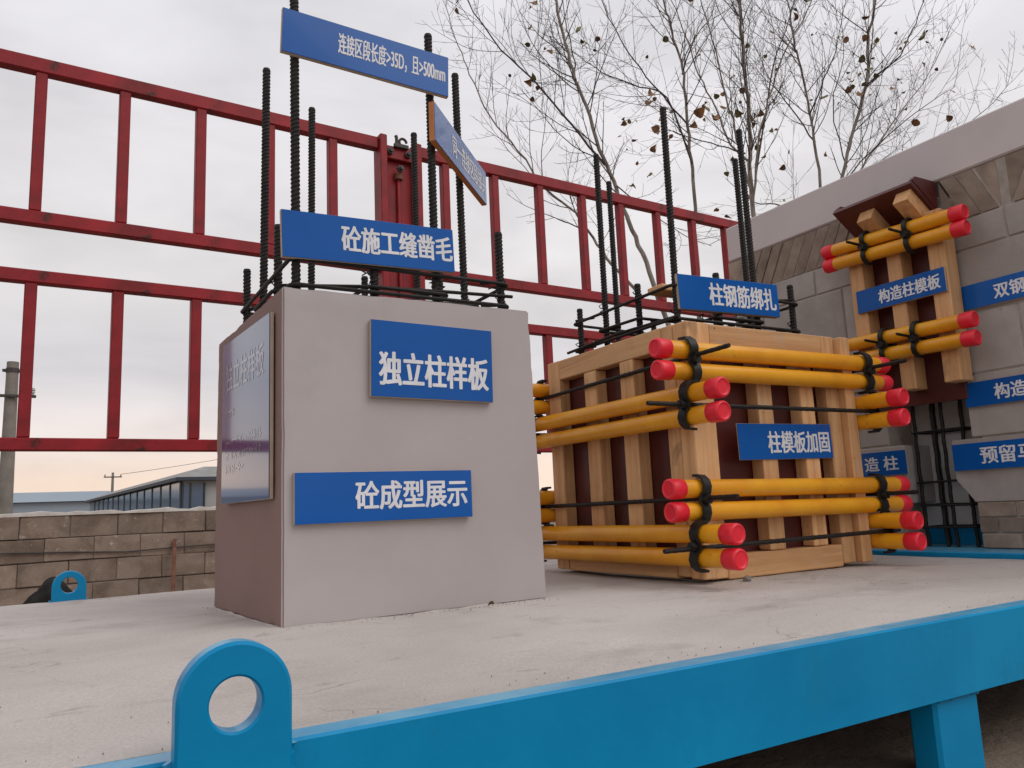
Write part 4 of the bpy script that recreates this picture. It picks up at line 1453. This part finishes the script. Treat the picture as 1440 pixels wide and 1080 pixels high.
TLAB = {'T1': ('pale slender bare tree leaning left behind the middle of red fence', 16),
        'T2': ('bare tree with a straight thin trunk rising behind the right end of red fence', 26),
        'T3': ('bushy bare tree with many rising limbs behind the end of block wall lintel', 44),
        'T4': ('bare tree with a pale straight stem above the lintel, left of the hood', 30),
        'T5': ('bare tree reaching right over the lintel with scattered withered leaves', 66)}
for key, stems in STEMS.items():
    rng = random.Random(int(key[1]) * 11 + 3)
    base = Vector(stems[0][2][0])
    tr = thing('bare_tree', (base.x, base.y, GZ), TLAB[key][0], 'tree', 'bare trees behind the fence')
    tips = []
    twigs = MB()
    for si, (r0, r1, pts) in enumerate(stems):
        pts = list(pts)
        if si == 0:
            pts = [(base.x + .06, base.y + .05, GZ - .05)] + pts
        P = smooth_path(pts)
        n = len(P) - 1
        m = MB()
        P = [q + Vector((rng.uniform(-1, 1), rng.uniform(-1, 1), 0)) * .012 for q in P]
        m.tube(P, [(r0 + (r1 - r0) * (i / n) ** .8) * .62 for i in range(n + 1)], 8 if si == 0 else 6)
        part('trunk' if si == 0 else 'limb', m, M['bark' if si == 0 or r0 > .021 else 'twig'], tr, True)
        total = sum((P[i + 1] - P[i]).length for i in range(n))
        t0 = .42 if si == 0 else .12
        cnt = int(total * (1 - t0) / .145)
        for k in range(cnt):
            t = t0 + (1 - t0) * (k + rng.random()) / cnt
            p, dd = interp(P, min(t, .995))
            per = dd.cross(Vector((rng.uniform(-1, 1), rng.uniform(-1, 1), rng.uniform(-1, 1)))).normalized()
            nd = (dd * rng.uniform(.7, 1.1) + per * rng.uniform(.5, 1.0)).normalized()
            ln = rng.uniform(.40, 1.35) * (1.1 - .5 * t)
            grow(twigs, rng, p, nd, ln, max(.0026, min(.006, (r0 + (r1 - r0) * t) * .26)), 1, tips)
    part('twigs', twigs, M['twig'], tr, True)['kind'] = 'stuff'
    low = [q for q in tips if q[2] >= 2]
    if key in ('T2', 'T3', 'T4'):
        low = [q for q in low if q[0].z < 4.3] + rng.sample(low, len(low) // 8)
    if key == 'T1':
        low = [q for q in low if q[0].z > 4.0 or rng.random() < .1]
    rng.shuffle(low)
    cen = [q[0] for q in low[:max(3, TLAB[key][1] // 8)]]
    chosen = []
    for q in low:
        if len(chosen) >= TLAB[key][1]:
            break
        dm = min((q[0] - c).length for c in cen)
        if dm < .35 or rng.random() < .25:
            chosen.append(q)
    for (p, d, lv) in chosen:
        s_ = rng.choice((.4, .5, .55, .6, .7, .85, 1.05))
        link('leaf', rng.choice(LEAFM), p, tr, (R(rng.uniform(110, 250)), R(rng.uniform(-60, 60)), rng.uniform(0, 6.28)), (s_, s_, s_))

# ------------------------------------------------------------------ small litter on the slab
def pebble(x, y, r, label):
    bmq = bmesh.new()
    bmesh.ops.create_icosphere(bmq, subdivisions=2, radius=r)
    for v in bmq.verts:
        v.co = v.co * random.uniform(.8, 1.15)
        v.co.z *= .7
    me = bpy.data.meshes.new('pebble')
    bmq.to_mesh(me)
    bmq.free()
    me.materials.append(M['stone'])
    return props(link('pebble', me, (x, y, .001 + r * .55)), label, 'pebble')


pebble(1.59, 1.535, .012, 'small grey pebble at the near corner of wooden formwork')
for (x, y, rz, s_, lab) in ((-.046, 1.16, .5, .2, 'curled dead leaf on the slab near the left picture edge'), (.86, 1.585, 1.2, .16, 'dry leaf scrap at the foot of the column front')):
    me = LEAF[2].copy()
    me.materials.append(M['leaf_brown'])
    props(link('dead_leaf', me, (x, y, .008), None, (R(14), R(25), rz), (s_, s_, s_)), lab, 'leaf', 'dead leaves on the slab')
# mortar smear along the foot of the column
for (p, q) in (((.410, 1.632), (1.035, 1.644)), ((.402, 1.66), (.372, 2.16))):
    m = MB()
    pts = []
    rad = []
    for i in range(41):
        t = i / 40
        pts.append((p[0] + (q[0] - p[0]) * t, p[1] + (q[1] - p[1]) * t, -.001))
        rad.append(max(.0010, .0026 + .0022 * math.sin(i * .5) * math.sin(i * .23 + 1) + random.uniform(-.0006, .0006)))
    m.tube(pts, rad, 7)
    part('mortar_fillet', m, M['slab'], cc, True)

# loose sand and grit, thicker along the feet of the two columns and the steel edge
m = MB()
rg_ = random.Random(21)
for k in range(520):
    q = rg_.random()
    if q < .30:
        t = rg_.random()
        x, y = .40 + .66 * t, 1.628 - abs(rg_.gauss(0, .018))
    elif q < .42:
        t = rg_.random()
        x, y = .372 - abs(rg_.gauss(0, .015)) + .03 * (1 - t), 1.64 + .55 * t
    elif q < .60:
        x, y = rg_.uniform(1.42, 2.25), FY0 - .01 - abs(rg_.gauss(0, .03))
    elif q < .80:
        x, y = rg_.uniform(-.4, 2.2), YN + .042 + abs(rg_.gauss(0, .03))
    else:
        x, y = rg_.uniform(-.5, 2.4), rg_.uniform(.88, 2.7)
    if .36 < x < 1.05 and 1.63 < y < 2.26 or 1.46 < x < 2.15 and 1.575 < y < 2.26:
        continue
    r = rg_.choice((.0006, .0007, .0009, .0011, .0016))
    vs = [(x + r * rg_.uniform(.6, 1.3) * math.cos(a), y + r * rg_.uniform(.6, 1.3) * math.sin(a), .0008) for a in (0, 1.6, 3.1, 4.7)]
    vs += [(x + r * rg_.uniform(-.3, .3), y + r * rg_.uniform(-.3, .3), .002 + r * rg_.uniform(.7, 1.2))]
    m.add(vs, [(0, 1, 4), (1, 2, 4), (2, 3, 4), (3, 0, 4), (3, 2, 1, 0)])
gr_ = part('grit', m, M['stone'])
props(gr_, 'fine grey sand grains scattered over the concrete platform', 'grit', None, 'stuff')
